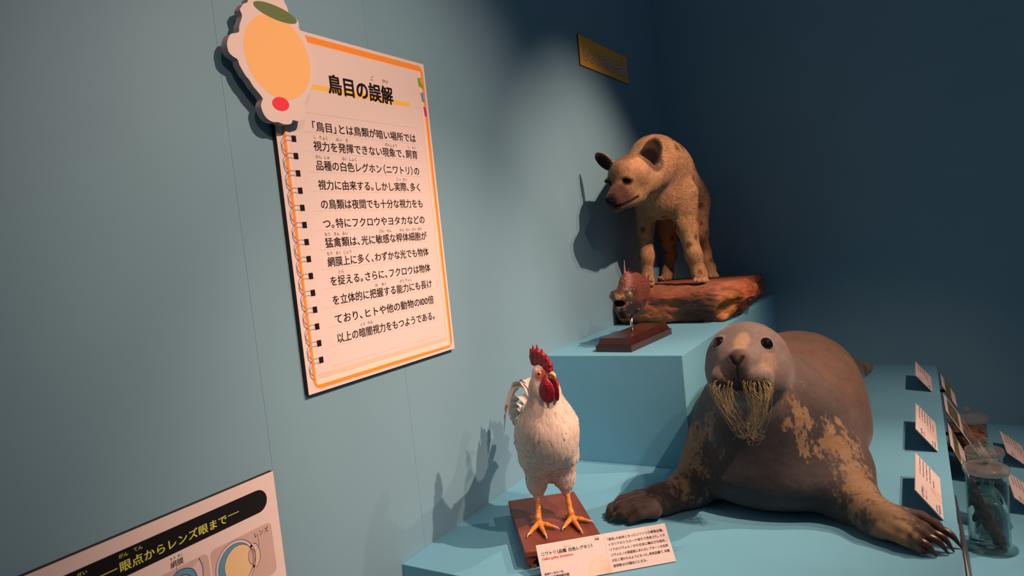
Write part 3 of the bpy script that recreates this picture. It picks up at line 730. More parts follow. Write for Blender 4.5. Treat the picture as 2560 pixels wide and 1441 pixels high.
C = lerp(C, (0.055, 0.035, 0.028), sstep(0.12, 0.05, np.linalg.norm((V - np.array((0.42, 2.97, 1.055))) * np.array((0.8, 1, 1.4)), axis=1)) * 0.75)
C = lerp(C, (0.50, 0.22, 0.05), sstep(0.085, 0.04, np.linalg.norm(V - np.array((0.535, 2.99, 1.07)), axis=1)) * 0.6)
C = lerp(C, (0.30, 0.14, 0.09), sstep(1.140, 1.160, V[:, 2]) * 0.6)
C *= (0.55 + 0.9*n2)[:, None]
M_rock = mat_attr('painted_rock', 0.55, 0.3, 0.22, (140, 140, 260), 0.8, 220)
skinmesh('rock', V, F, C, M_rock, rock)

hy = thing('hyena', (0.24, 3.3, 1.16), 'tan spotted stuffed hyena with dark muzzle standing on the red brown rock', 'hyena')
B = Body((-0.005, 2.54, 1.135), (0.47, 3.84, 1.92), 0.0037)
B.cap((0.246, 2.83, 1.676), (0.236, 3.05, 1.735), 0.094, 0.128, 0.05)
B.ell((0.226, 3.17, 1.690), (0.122, 0.20, 0.174), 0.05)
B.ell((0.240, 3.09, 1.590), (0.110, 0.13, 0.115), 0.05)
B.cap((0.226, 3.2, 1.690), (0.185, 3.58, 1.595), 0.140, 0.130, 0.05)
B.ell((0.178, 3.61, 1.580), (0.122, 0.12, 0.14), 0.05)
B.ell((0.232, 2.745, 1.690), (0.080, 0.088, 0.068), 0.03)
B.ell((0.222, 2.700, 1.668), (0.072, 0.062, 0.058), 0.03)
B.ell((0.274, 2.775, 1.650), (0.042, 0.080, 0.066), 0.04); B.ell((0.172, 2.775, 1.650), (0.045, 0.075, 0.065), 0.04)
B.cap((0.218, 2.69, 1.618), (0.199, 2.612, 1.574), 0.054, 0.037, 0.03)
B.cap((0.242, 2.74, 1.592), (0.206, 2.628, 1.550), 0.050, 0.027, 0.025)
B.ell((0.1945, 2.584, 1.572), (0.0235, 0.017, 0.018), 0.010)
HL = np.array((0.2425, 2.6545, 1.642)); HR = np.array((0.1640, 2.6640, 1.644))
for e in (HL, HR):
    B.ell(e + np.array((0, 0.004, 0.012)), (0.024, 0.018, 0.012), 0.015); B.ell(e + np.array((0, -0.006, 0)), (0.013, 0.012, 0.009), 0.008, op=-1)
for a, b in (((0.1945, 2.572, 1.547), (0.222, 2.598, 1.543)), ((0.222, 2.598, 1.543), (0.248, 2.640, 1.553)), ((0.248, 2.640, 1.553), (0.276, 2.690, 1.575)),
             ((0.1945, 2.572, 1.547), (0.172, 2.60, 1.544)), ((0.172, 2.60, 1.544), (0.163, 2.66, 1.558)), ((0.194, 2.568, 1.560), (0.1945, 2.572, 1.547))):
    B.cap(a, b, 0.0050, 0.0050, 0.006, -1)
for sx in (-1, 1): B.ell((0.1945 + sx*0.010, 2.568, 1.572), (0.005, 0.006, 0.005), 0.004, op=-1)
# ears: cupped
def ear(c, up, face, hw, hh):
    up = np.array(up, float); up /= np.linalg.norm(up); face = np.array(face, float); face -= up*(face@up); face /= np.linalg.norm(face); sd = np.cross(up, face)
    R = np.stack([sd, face, up], 1)
    B.ell(c, (hw, 0.015, hh), 0.010, R); B.ell(np.array(c) + face*0.0135 + up*0.002, (hw*0.88, 0.017, hh*0.88), 0.004, R, op=-1)
ear((0.310, 2.790, 1.748), (0.50, 0.05, 1.0), (0.30, -1.0, 0.05), 0.045, 0.076)
ear((0.130, 2.716, 1.744), (-0.75, 0.0, 0.70), (-0.30, -1.0, -0.35), 0.032, 0.055)
legs = [[(0.160, 3.13, 1.57, 0.062), (0.140, 3.12, 1.44, 0.036), (0.142, 3.10, 1.31, 0.030), (0.135, 3.10, 1.205, 0.0265), (0.146, 3.075, 1.188, 0.026)],
        [(0.320, 3.14, 1.58, 0.075), (0.338, 3.12, 1.43, 0.046), (0.367, 3.10, 1.295, 0.034), (0.385, 3.10, 1.210, 0.0295), (0.397, 3.075, 1.190, 0.028)],
        [(0.105, 3.60, 1.54, 0.085), (0.088, 3.60, 1.39, 0.048), (0.068, 3.69, 1.276, 0.032), (0.060, 3.645, 1.185, 0.027), (0.060, 3.615, 1.168, 0.025)],
        [(0.235, 3.60, 1.54, 0.095), (0.262, 3.55, 1.40, 0.056), (0.266, 3.64, 1.285, 0.035), (0.302, 3.59, 1.195, 0.029), (0.320, 3.56, 1.168, 0.026)]]
for L_ in legs: B.limb(L_, 0.03)
ZF = [1.1655, 1.1655, 1.1445, 1.1445]
for L_, zf, fw in zip(legs, ZF, ((0.1, -1), (0.25, -1), (0.0, -1), (0.30, -1))):
    p = np.array(L_[-1][:3]); f_ = np.array((fw[0], fw[1], 0.)); f_ /= np.linalg.norm(f_); s_ = np.array((-f_[1], f_[0], 0))
    for k, (o_, l_) in enumerate(((-0.024, 0.026), (-0.009, 0.036), (0.009, 0.036), (0.024, 0.026))):
        q = p + s_*o_ + f_*l_; q[2] = zf + 0.0135; p2 = p + s_*o_*0.7; p2[2] = zf + 0.022
        B.cap(p2, q, 0.0150, 0.0125, 0.003)
B.limb([(0.19, 3.74, 1.58, 0.035), (0.15, 3.775, 1.50, 0.03), (0.122, 3.75, 1.40, 0.028), (0.12, 3.74, 1.36, 0.012)], 0.03)
B.floor(1.1435, 0.004)
V, F = B.mesh(1); N = vnormals(V, F)
V[:, 0] = np.maximum(V[:, 0], 0.003)
V[:, 2] = np.maximum(V[:, 2], 1.1695 - 0.046*np.clip(V[:, 1] - 3.1, -0.1, 0.9))
x, y, z = V.T
n1 = fbm(V, 14, 31); n2 = fbm(V, 45, 32, 3); n3 = fbm(V * np.array((1, 1, 0.4)), 120, 33, 3)
C = np.tile(np.array((0.50, 0.315, 0.165)), (len(V), 1))
C = lerp(C, (0.30, 0.185, 0.10), sstep(0.45, 0.62, n1) * 0.5)
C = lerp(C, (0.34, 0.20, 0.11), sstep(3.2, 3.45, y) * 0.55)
rs = np.random.default_rng(5); cand = V[(y > 2.98) & (z > 1.20) & ((y > 3.12) | (z > 1.75) | (z < 1.5))]; spots = []
for p in cand[rs.permutation(len(cand))]:
    if all(np.linalg.norm(p - q) > 0.047 for q in spots): spots.append(p)
    if len(spots) > 120: break
d = np.full(len(V), 9.0)
for q in spots: d = np.minimum(d, np.linalg.norm((V - q) * np.array((1, 1, 0.75)), axis=1) * (1.3 if q[2] < 1.45 else 1.0))
C = lerp(C, (0.13, 0.065, 0.036), sstep(0.021, 0.011, d + (n2 - 0.5)*0.012) * 0.85)
def hp(c, r, col, amt, soft=0.4):
    global C
    dd = np.linalg.norm((V - np.array(c)) / np.array(r), axis=1); C = lerp(C, col, sstep(1+soft, 1-soft, dd + (n2-0.5)*0.7) * amt)
hp((0.206, 2.622, 1.585), (0.074, 0.078, 0.056), (0.062, 0.028, 0.022), 0.95)     # dark muzzle
hp((0.1945, 2.580, 1.572), (0.032, 0.028, 0.026), (0.010, 0.008, 0.008), 1.0, 0.25)     # nose
hp((0.200, 2.600, 1.540), (0.040, 0.050, 0.012), (0.030, 0.020, 0.018), 0.9)      # lip
hp((0.225, 2.70, 1.758), (0.060, 0.07, 0.030), (0.15, 0.075, 0.040), 0.75)         # crown
hp((0.203, 2.650, 1.660), (0.022, 0.05, 0.060), (0.17, 0.085, 0.050), 0.6); hp((0.175, 2.66, 1.640), (0.030, 0.05, 0.050), (0.14, 0.075, 0.045), 0.55)
hp((0.300, 2.76, 1.585), (0.035, 0.04, 0.012), (0.18, 0.09, 0.05), 0.6)
for e in (HL, HR):
    dd = np.linalg.norm(V - e, axis=1); C = lerp(C, (0.020, 0.014, 0.012), sstep(0.032, 0.019, dd + (n2-0.5)*0.010))
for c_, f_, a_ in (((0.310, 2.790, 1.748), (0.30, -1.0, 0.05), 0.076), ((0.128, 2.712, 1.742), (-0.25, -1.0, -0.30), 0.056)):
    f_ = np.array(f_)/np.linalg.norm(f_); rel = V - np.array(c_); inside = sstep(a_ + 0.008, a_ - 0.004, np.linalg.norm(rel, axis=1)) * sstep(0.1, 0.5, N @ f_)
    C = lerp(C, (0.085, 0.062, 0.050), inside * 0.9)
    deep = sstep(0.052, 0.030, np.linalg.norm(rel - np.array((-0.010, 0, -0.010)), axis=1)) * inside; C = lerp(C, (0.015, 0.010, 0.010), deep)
lip = np.minimum.reduce([segdist(V, *ab) for ab in (((0.1945, 2.572, 1.547), (0.222, 2.598, 1.543)), ((0.222, 2.598, 1.543), (0.248, 2.640, 1.553)), ((0.248, 2.640, 1.553), (0.276, 2.690, 1.575)))])
C = lerp(C, (0.012, 0.008, 0.008), sstep(0.0100, 0.006, lip))
C = lerp(C, (0.022, 0.018, 0.018), sstep(0.05, 0.035, segdist(V, (0.15, 3.775, 1.48), (0.12, 3.74, 1.36))))
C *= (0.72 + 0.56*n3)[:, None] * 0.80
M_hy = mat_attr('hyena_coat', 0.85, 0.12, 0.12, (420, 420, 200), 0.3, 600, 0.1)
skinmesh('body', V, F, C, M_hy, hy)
for e in (HL, HR): ball('eye', tuple(e + np.array((0.0, 0.0035, 0))), 0.0125, M_eye, hy)
rg = np.random.default_rng(11)
q, w = area_samples(V, F, 85000, rg); P = interp(V, q, w); NN = interp(N, q, w); NN /= np.linalg.norm(NN, axis=1, keepdims=True) + 1e-9; CC = interp(C, q, w)
keep = (np.linalg.norm(P - np.array((0.1945, 2.58, 1.572)), axis=1) > 0.030) & (np.linalg.norm(P - HL, axis=1) > 0.021) & (np.linalg.norm(P - HR, axis=1) > 0.021)
keep &= (P[:, 2] > 1.192) & (np.linalg.norm(P - np.array((0.325, 2.785, 1.768)), axis=1) > 0.048) & (np.linalg.norm(P - np.array((0.118, 2.705, 1.752)), axis=1) > 0.042)
P, NN, CC = P[keep], NN[keep], CC[keep]
isleg = sstep(1.50, 1.42, P[:, 2]); ishead = sstep(2.86, 2.78, P[:, 1])
Dr = np.tile(np.array((0.0, 1.0, -0.35)), (len(P), 1)); Dr = lerp(Dr, (0.0, 0.15, -1.0), isleg); Dr = lerp(Dr, (0.0, 0.9, 0.55), ishead) + rg.normal(0, 0.22, (len(P), 3))
Ls = (0.020 - 0.008*isleg - 0.0125*ishead) * (0.6 + 0.8*rg.random(len(P)))
Ls = np.where(P[:, 2] < 1.20, Ls*0.45, Ls)
CC = CC * (0.70 + 0.75*rg.random((len(P), 1)))
strands('fur', P, NN, Dr, Ls, 0.0011 + 0.0006*rg.random(len(P)), CC, M_hy, hy, 0.16, 0.05)

# ================================================================= FISH on its wooden stand
M_wood = mat('red_brown_varnished_wood', (0.038, 0.011, 0.009), 0.22, 0.25, 9, spec=0.55)
M_wood2 = mat('red_brown_matte_wood', (0.165, 0.050, 0.030), 0.42, 0.22, 12, spec=0.35)
M_rod = mat('polished_steel_rod', (0.75, 0.72, 0.72), 0.15, metal=1.0)
st = thing('wooden_display_stand', (0.285, 2.49, 1.0), 'stepped dark red wooden stand with steel rod holding up the small fish', 'stand')
RS = Matrix.Translation((0.2835, 2.488, 0)) @ Matrix.Rotation(math.radians(-4.0), 4, 'Z')
box('lower_tier', (-0.073, -0.196, 1.0006), (0.073, 0.196, 1.026), M_wood, st, 0.0015, RS)
bm = bmesh.new(); v = box_bm(bm, (-0.067, -0.190, 1.0262), (0.067, 0.190, 1.050))
bm.verts.ensure_lookup_table()
for q in v[4:]: q.co.x *= 0.86; q.co.y *= 0.95
me = bm_mesh(bm, 'upper_tier', 0.0012); me.transform(RS); link('upper_tier', me, M_wood, st)
box('corner_chip', (0.040, 0.168, 1.0501), (0.0575, 0.1800, 1.0512), M_wood2, st, 0, RS)
tubes('rod', [([(0.2815, 2.467, 1.0502), (0.281, 2.470, 1.075), (0.2800, 2.474, 1.108)], 0.0062)], M_rod, st, 16)

fish = thing('fish', (0.28, 2.48, 1.1), 'small dried reddish black fish with gaping mouth and round eyes on steel rod', 'fish')
B = Body((0.19, 2.33, 1.07), (0.38, 2.76, 1.33), 0.0022)
B.ell((0.285, 2.535, 1.193), (0.034, 0.120, 0.080), 0.03, rotm(0.06, 0.0))
B.ell((0.277, 2.475, 1.190), (0.036, 0.060, 0.086), 0.02, rotm(0.0, 0.0, 0.05))
B.ell((0.266, 2.435, 1.175), (0.036, 0.045, 0.050), 0.02)
B.cap((0.274, 2.47, 1.245), (0.277, 2.47, 1.272), 0.020, 0.007, 0.025)
B.cap((0.280, 2.62, 1.205), (0.275, 2.70, 1.225), 0.030, 0.012, 0.03)
B.ell((0.268, 2.405, 1.186), (0.024, 0.020, 0.018), 0.012)
B.ell((0.266, 2.410, 1.148), (0.028, 0.024, 0.020), 0.012)
B.ell((0.268, 2.440, 1.125), (0.026, 0.035, 0.022), 0.02)
B.ell((0.2675, 2.388, 1.168), (0.021, 0.028, 0.0125), 0.004, op=-1)
FE = [np.array((0.2365, 2.430, 1.195)), np.array((0.2960, 2.424, 1.196))]
for e in FE: B.ell(e, (0.018, 0.021, 0.022), 0.008); B.ell(e + np.array(((-1 if e[0] < 0.26 else 1)*0.012, -0.010, 0)), (0.012, 0.013, 0.013), 0.004, op=-1)
for k in range(9):    # gill cover edge
    a = math.radians(-75 + 17*k); B.ell((0.309, 2.475 + 0.012*math.cos(a), 1.172 + 0.045*math.sin(a)), (0.006, 0.005, 0.007), 0.004)
B.cap((0.309, 2.500, 1.215), (0.309, 2.500, 1.135), 0.003, 0.003, 0.005, -1)
V, F = B.mesh(1); N = vnormals(V, F); n1 = fbm(V, 60, 41); n2 = fbm(V*np.array((1, 0.5, 1)), 190, 42, 3)
V = V + N*((n2 - 0.5)*0.0030 + (n1-0.5)*0.003)[:, None]
C = np.tile(np.array((0.150, 0.052, 0.040)), (len(V), 1))
C = lerp(C, (0.045, 0.026, 0.022), sstep(2.49, 2.44, V[:, 1])*sstep(1.250, 1.215, V[:, 2])*0.8); C = lerp(C, (0.018, 0.013, 0.012), sstep(1.178, 1.150, V[:, 2])*sstep(2.56, 2.46, V[:, 1])*0.9)
C = lerp(C, (0.20, 0.125, 0.07), sstep(0.56, 0.66, n1)*sstep(2.46, 2.41, V[:, 1])*0.7)
C = lerp(C, (0.006, 0.004, 0.004), sstep(0.030, 0.020, np.linalg.norm((V - np.array((0.2675, 2.400, 1.168)))*np.array((1, 0.8, 1.9)), axis=1)))
for e in FE: C = lerp(C, (0.045, 0.035, 0.025), sstep(0.026, 0.018, np.linalg.norm(V-e, axis=1)))
C = lerp(C, (0.30, 0.19, 0.11), sstep(0.016, 0.008, np.linalg.norm(V - np.array((0.268, 2.390, 1.192)), axis=1)) * 0.8)
C *= (0.5 + n2)[:, None]
M_fish = mat_attr('dried_fish_skin', 0.38, 0.4, 0.25, (500, 300, 500), 0.5, 500)
skinmesh('body', V, F, C, M_fish, fish)
M_feye = mat('yellow_green_fish_eye', (0.13, 0.12, 0.045), 0.15, 0.2, 60, spec=0.5)
for e in FE: ball('eye', tuple(e + np.array(((-1 if e[0] < 0.26 else 1)*0.0030, -0.003, 0))), 0.0165, M_feye, fish)
M_rim = mat('dark_eye_rim', (0.018, 0.014, 0.012), 0.3, spec=0.5)
for e in FE:
    o_ = np.array(((-0.75 if e[0] < 0.26 else 0.75), -0.66, 0.02)); o_ /= np.linalg.norm(o_); u_ = np.cross(o_, (0, 0, 1.0)); u_ /= np.linalg.norm(u_); v_ = np.cross(u_, o_)
    tubes('eye_rim', [([e + o_*0.0085 + 0.0150*(math.cos(a)*u_ + math.sin(a)*v_) for a in np.linspace(0, 2*math.pi, 32)], 0.0032)], M_rim, fish, 8)
M_spine = mat('pale_fin_spine', (0.42, 0.24, 0.17), 0.5, 0.2, 80)
M_fin = mat('dark_red_fin', (0.09, 0.038, 0.034), 0.6, 0.3, 90)
tubes('dorsal_spine', [(catmull([(0.274, 2.462, 1.262), (0.2765, 2.460, 1.295), (0.2805, 2.455, 1.328)], 4), np.linspace(0.0055, 0.0008, 9))], M_spine, fish)
fr = []; rg = np.random.default_rng(8)
for k in range(17):    # dorsal fin rays along the back
    yy = 2.485 + 0.0095*k; zt = 1.282 - 0.55*(yy - 2.485)
    fr.append((catmull([(0.280, yy, zt - 0.014), (0.281 + rg.normal(0, 0.002), yy + 0.008, zt + 0.003), (0.282 + rg.normal(0, 0.004), yy + 0.018, zt + 0.012 + 0.006*rg.random())], 3), np.linspace(0.0016, 0.0004, 7)))
f_ = tubes('dorsal_fin', fr, M_fin, fish, 5)
fr = []
for k in range(13):    # frayed tail fin
    a = math.radians(-48 + 9*k)
    fr.append((catmull([(0.275, 2.69, 1.225), (0.272 + 0.01*rg.normal(), 2.715, 1.230 + 0.022*math.sin(a)), (0.268 + rg.normal(0, 0.006), 2.735 + 0.008*rg.random(), 1.236 + 0.050*math.sin(a))], 4), np.linspace(0.0022, 0.0005, 9)))
tubes('tail_fin', fr, M_fin, fish, 5)
fr = []
for k in range(8):
    a = math.radians(-60 + 15*k); fr.append((catmull([(0.312, 2.505, 1.172), (0.326, 2.545, 1.172 + 0.014*math.sin(a)), (0.330, 2.590, 1.172 + 0.036*math.sin(a))], 4), np.linspace(0.0018, 0.0006, 9)))
tubes('pectoral_fin', fr, M_fin, fish, 5)
fr = []
for k in range(16): fr.append((catmull([(0.311, 2.512, 1.128 + 0.0062*k), (0.320, 2.516, 1.128 + 0.0062*k), (0.3245, 2.519, 1.126 + 0.0062*k)], 3), np.linspace(0.0016, 0.0004, 7)))
tubes('scale_fringe', fr, M_fin, fish, 5)
M_thread = mat('pale_thread', (0.62, 0.45, 0.34), 0.6)
tubes('tied_thread', [(catmull([(0.281, 2.735, 1.222), (0.300, 2.72, 1.236), (0.322, 2.70, 1.240), (0.345, 2.70, 1.228), (0.352, 2.705, 1.220)], 6), 0.0009),
                      (catmull([(0.281, 2.735, 1.216), (0.300, 2.72, 1.222), (0.318, 2.71, 1.232), (0.338, 2.705, 1.236)], 6), 0.0008)], M_thread, fish, 5)

# ================================================================= ROOSTER and its wooden base
FV = Vector((0.617, -0.787, 0)).normalized(); LV = Vector((-FV.y, FV.x, 0)); OR = Vector((0.331, 1.619, 0.6505))
MR = Matrix(((FV.x, LV.x, 0, OR.x), (FV.y, LV.y, 0, OR.y), (0, 0, 1, OR.z), (0, 0, 0, 1)))
def toW(P): P = np.asarray(P, float); A = np.array(MR); return P @ A[:3, :3].T + A[:3, 3]
wb_ = thing('wooden_mount', (0.33, 1.62, 0.6), 'flat reddish brown wooden mount with arched front edge under the rooster', 'wooden mount')
Mb = Matrix(((FV.x, LV.x, 0, 0.127), (FV.y, LV.y, 0, 1.700), (0, 0, 1, 0), (0, 0, 0, 1)))     # local: x forward 0..0.36, y 0..0.209
box('top_board', (0, 0, 0.6340), (0.360, 0.209, 0.6500), M_wood2, wb_, 0.0022, Mb)
box('side_rail', (0.002, 0.002, 0.6120), (0.358, 0.014, 0.6338), M_wood2, wb_, 0.001, Mb)
box('side_rail', (0.002, 0.195, 0.6120), (0.358, 0.207, 0.6338), M_wood2, wb_, 0.001, Mb)
arch = [(0.0, 0.612), (0.0, 0.6338), (0.205, 0.6338), (0.205, 0.612), (0.189, 0.612), (0.185, 0.622), (0.176, 0.629), (0.160, 0.6315), (0.045, 0.6315), (0.029, 0.629), (0.020, 0.622), (0.016, 0.612)]
prism('front_rail', arch, 0.0, 0.010, Mb @ Matrix(((0, 0, 1, 0.347), (1, 0, 0, 0.002), (0, 1, 0, 0), (0, 0, 0, 1))), M_wood2, wb_)
M_foot = mat('pale_brown_foot_block', (0.16, 0.11, 0.075), 0.6)
M_hollow = mat('dark_hollow_shade', (0.02, 0.012, 0.010), 0.8)
box('hollow_shade', (0.310, 0.016, 0.6120), (0.316, 0.193, 0.6338), M_hollow, wb_, 0, Mb)  # added near-black sheet standing in for the shade inside the arched hollow
for fx in (0.022, 0.326):
    for fy in (0.008, 0.181): box('foot', (fx, fy, 0.6006), (fx + 0.024, fy + 0.020, 0.6119), M_foot, wb_, 0.001, Mb)

roo = thing('rooster', tuple(OR), 'white stuffed rooster with red comb and wattles and orange legs on wooden mount', 'rooster')
B = Body((-0.24, -0.13, 0.045), (0.18, 0.13, 0.50), 0.0030)
B.ell((0.012, 0.003, 0.235), (0.122, 0.075, 0.086), 0.03, rotm(0, 0, -0.55))
B.ell((0.058, 0.0, 0.268), (0.066, 0.066, 0.080), 0.04)
B.cap((0.062, 0.0, 0.310), (0.088, -0.004, 0.400), 0.060, 0.037, 0.05)
B.cap((0.088, -0.004, 0.400), (0.096, -0.008, 0.440), 0.034, 0.024, 0.02)
HY = math.radians(27); HO = np.array((0.098, -0.008, 0.442)); HF = np.array((math.cos(HY), math.sin(HY), 0)); HS = np.array((-math.sin(HY), math.cos(HY), 0))
RH = np.stack([HF, HS, (0, 0, 1)], 1)
B.ell(HO, (0.031, 0.0185, 0.021), 0.015, RH); B.ell(HO + HF*0.018 + np.array((0, 0, -0.004)), (0.020, 0.013, 0.014), 0.01, RH)
B.cap((-0.055, 0, 0.240), (-0.150, -0.008, 0.270), 0.070, 0.038, 0.05)
B.ell((-0.050, 0.012, 0.145), (0.055, 0.048, 0.055), 0.04)
for s_ in (-1, 1):
    B.ell((-0.020, s_*0.061, 0.240), (0.105, 0.020, 0.058), 0.02, rotm(0, 0, -0.45))
    B.limb([(0.020, s_*0.037, 0.190, 0.044), (0.004, s_*0.040, 0.118, 0.0240), (0.004, s_*0.041, 0.080, 0.0140)], 0.025)
V, F = B.mesh(2); N = vnormals(V, F)
n1 = fbm(V*np.array((1, 1, 0.5)), 45, 51, 3)
V = V + N*((n1 - 0.5)*0.006)[:, None]
x, y, z = V.T
C = np.tile(np.array((0.57, 0.51, 0.445)), (len(V), 1)); C *= (0.86 + 0.28*n1)[:, None]
hd = (V - HO) @ RH
face = sstep(1.25, 0.85, np.linalg.norm((hd - np.array((0.018, 0, -0.004)))/np.array((0.024, 0.03, 0.020)), axis=1))
C = lerp(C, (0.50, 0.10, 0.065), face * 0.9)
M_feather = mat_attr('white_plumage', 0.7, 0.15, 0.06, (300, 300, 120), 0.25, 350, 0.2)
skinmesh('body', toW(V), F, C, M_feather, roo)
NW = N @ np.array(MR)[:3, :3].T
rg = np.random.default_rng(21)
def feathers(name, P, N, D, L, W, C, material, parent, lift=0.10, kind='stuff'):
    n = len(P); D = D - N*np.sum(D*N, 1, keepdims=True); D /= np.linalg.norm(D, axis=1, keepdims=True) + 1e-9; S = np.cross(N, D)
    ts = (0, 0.3, 0.6, 0.85, 1.0); ws = (0.45, 0.95, 1.0, 0.65, 0.08); out = []
    for t, w in zip(ts, ws):
        for s in (-1, 0, 1):
            out.append(P + D*(L*t)[:, None] + N*((L*lift*t*(1.25 - t) + 0.0008 + (0.0009 if s == 0 else -W*0.10*w*abs(s)))[:, None] if np.ndim(L) else 0) + S*(W*w*s*0.5)[:, None] - N*(L*L*t*t/0.240)[:, None])
    Vf = np.stack(out, 1).reshape(-1, 3); i = np.arange(n)[:, None]*15; Q = []
    for a in range(4):
        for b in range(2): Q.append(i + [a*3+b, a*3+b+1, (a+1)*3+b+1, (a+1)*3+b])
    me = mesh_np(name, Vf, np.vstack(Q).astype(np.int32), True); Cc = np.repeat(C, 15, 0).reshape(n, 15, 3).copy(); Cc[:, 1::3] *= 0.97; paint(me, Cc.reshape(-1, 3))
    o = link(name, me, material, parent)
    if kind: o['kind'] = kind
    return o
q, w = area_samples(V, F, 2600, rg); P = interp(V, q, w); Nn = interp(N, q, w); Nn /= np.linalg.norm(Nn, axis=1, keepdims=True)
hdn = np.linalg.norm(P - HO, axis=1)
hl = (P - HO) @ RH
ok = (hdn > 0.036) & (P[:, 2] > 0.082) & ~((P[:, 2] > 0.345) & (hl[:, 0] > -0.004) & (np.abs(hl[:, 1]) < 0.040)); P = P[ok]; Nn = Nn[ok]; hdn = hdn[ok]
neck = sstep(0.30, 0.36, P[:, 2]); leg = sstep(0.150, 0.120, P[:, 2])
D = np.tile(np.array((-0.35, 0, -1.0)), (len(P), 1)); D = lerp(D, (-0.45, 0, -1.0), neck); D = lerp(D, (-0.15, 0, -1.0), leg)
D = lerp(D, (-1.0, 0, -0.25), sstep(-0.02, -0.07, P[:, 0])) + rg.normal(0, 0.12, (len(P), 3))
good = np.linalg.norm(D - Nn*np.sum(D*Nn, 1, keepdims=True), axis=1) > 0.55*np.linalg.norm(D, axis=1); P, Nn, D, neck, leg = P[good], Nn[good], D[good], neck[good], leg[good]
L_ = (0.030 + 0.018*neck - 0.012*leg) * (0.75 + 0.5*rg.random(len(P))); W_ = (0.0150 - 0.0085*neck - 0.005*leg) * (0.8 + 0.4*rg.random(len(P)))
Cf = np.tile(np.array((0.58, 0.525, 0.46)), (len(P), 1)) * (0.88 + 0.22*rg.random((len(P), 1)))
feathers('body_feathers', toW(P), Nn @ np.array(MR)[:3, :3].T, D @ np.array(MR)[:3, :3].T, L_, W_, Cf, M_feather, roo, 0.03)
# tail plumes
def plume(path, width, parent, roll=0.0):
    P = catmull(path, 7); n = len(P); T = np.gradient(P, axis=0); T /= np.linalg.norm(T, axis=1, keepdims=True)
    side = np.array((math.sin(roll), math.cos(roll), 0.0)); Vv = []; 
    for i in range(n):
        t = i/(n-1); w = width*(0.35 + 0.9*math.sin(math.pi*min(1, t*0.92 + 0.06))**0.7)*(1.0 if t < 0.8 else max(0.04, (1-t)/0.2))
        s = np.cross(T[i], np.cross(side, T[i])); s /= np.linalg.norm(s) + 1e-9; up = np.cross(T[i], s)
        for k in (-1, -0.5, 0, 0.5, 1): Vv.append(P[i] + s*w*k*0.5 - up*abs(k)*w*0.12 + up*0.0006*math.sin(i*1.3 + k*3))
    Fq = np.array([(i*5+k, i*5+k+1, (i+1)*5+k+1, (i+1)*5+k) for i in range(n-1) for k in range(4)], np.int32)
    me = mesh_np('tail_feather', toW(Vv), Fq, True); paint(me, np.tile(np.array((0.64, 0.59, 0.53)), (len(Vv), 1))*(0.85 + 0.25*rg.random())); return link('tail_feather', me, M_feather, roo)
plumes = [((-0.150, -0.010, 0.285), (-0.185, -0.012, 0.335), (-0.225, -0.045, 0.340), (-0.245, -0.078, 0.290), (-0.250, -0.096, 0.190), 0.010),
          ((-0.150, 0.000, 0.285), (-0.185, -0.004, 0.345), (-0.220, -0.028, 0.352), (-0.245, -0.060, 0.320), (-0.250, -0.078, 0.270), 0.018),
          ((-0.150, -0.005, 0.285), (-0.180, -0.008, 0.330), (-0.205, -0.020, 0.356), (-0.232, -0.045, 0.348), (-0.250, -0.066, 0.318), 0.020),
          ((-0.150, 0.005, 0.285), (-0.178, 0.004, 0.330), (-0.200, -0.002, 0.356), (-0.220, -0.018, 0.362), (-0.240, -0.036, 0.352), 0.022),
          ((-0.150, 0.008, 0.280), (-0.180, 0.010, 0.325), (-0.205, 0.010, 0.352), (-0.230, 0.002, 0.360), (-0.255, -0.015, 0.350), 0.024),
          ((-0.145, -0.018, 0.280), (-0.180, -0.026, 0.310), (-0.205, -0.045, 0.315), (-0.225, -0.066, 0.290), (-0.232, -0.075, 0.255), 0.022),
          ((-0.145, -0.022, 0.270), (-0.175, -0.034, 0.295), (-0.200, -0.052, 0.295), (-0.215, -0.068, 0.270), (-0.220, -0.074, 0.240), 0.024),
          ((-0.145, -0.022, 0.262), (-0.170, -0.036, 0.280), (-0.190, -0.052, 0.276), (-0.202, -0.064, 0.255), (-0.205, -0.068, 0.232), 0.026),
          ((-0.140, -0.022, 0.252), (-0.160, -0.036, 0.262), (-0.178, -0.050, 0.255), (-0.188, -0.060, 0.238), (-0.190, -0.062, 0.222), 0.026),
          ((-0.150, 0.018, 0.275), (-0.180, 0.024, 0.310), (-0.205, 0.030, 0.330), (-0.230, 0.030, 0.335), (-0.255, 0.026, 0.325), 0.024),
          ((-0.150, 0.018, 0.265), (-0.180, 0.028, 0.290), (-0.205, 0.036, 0.300), (-0.225, 0.040, 0.295), (-0.240, 0.042, 0.280), 0.024)]
for p in plumes: plume(p[:5], p[5], roo, 0.3)
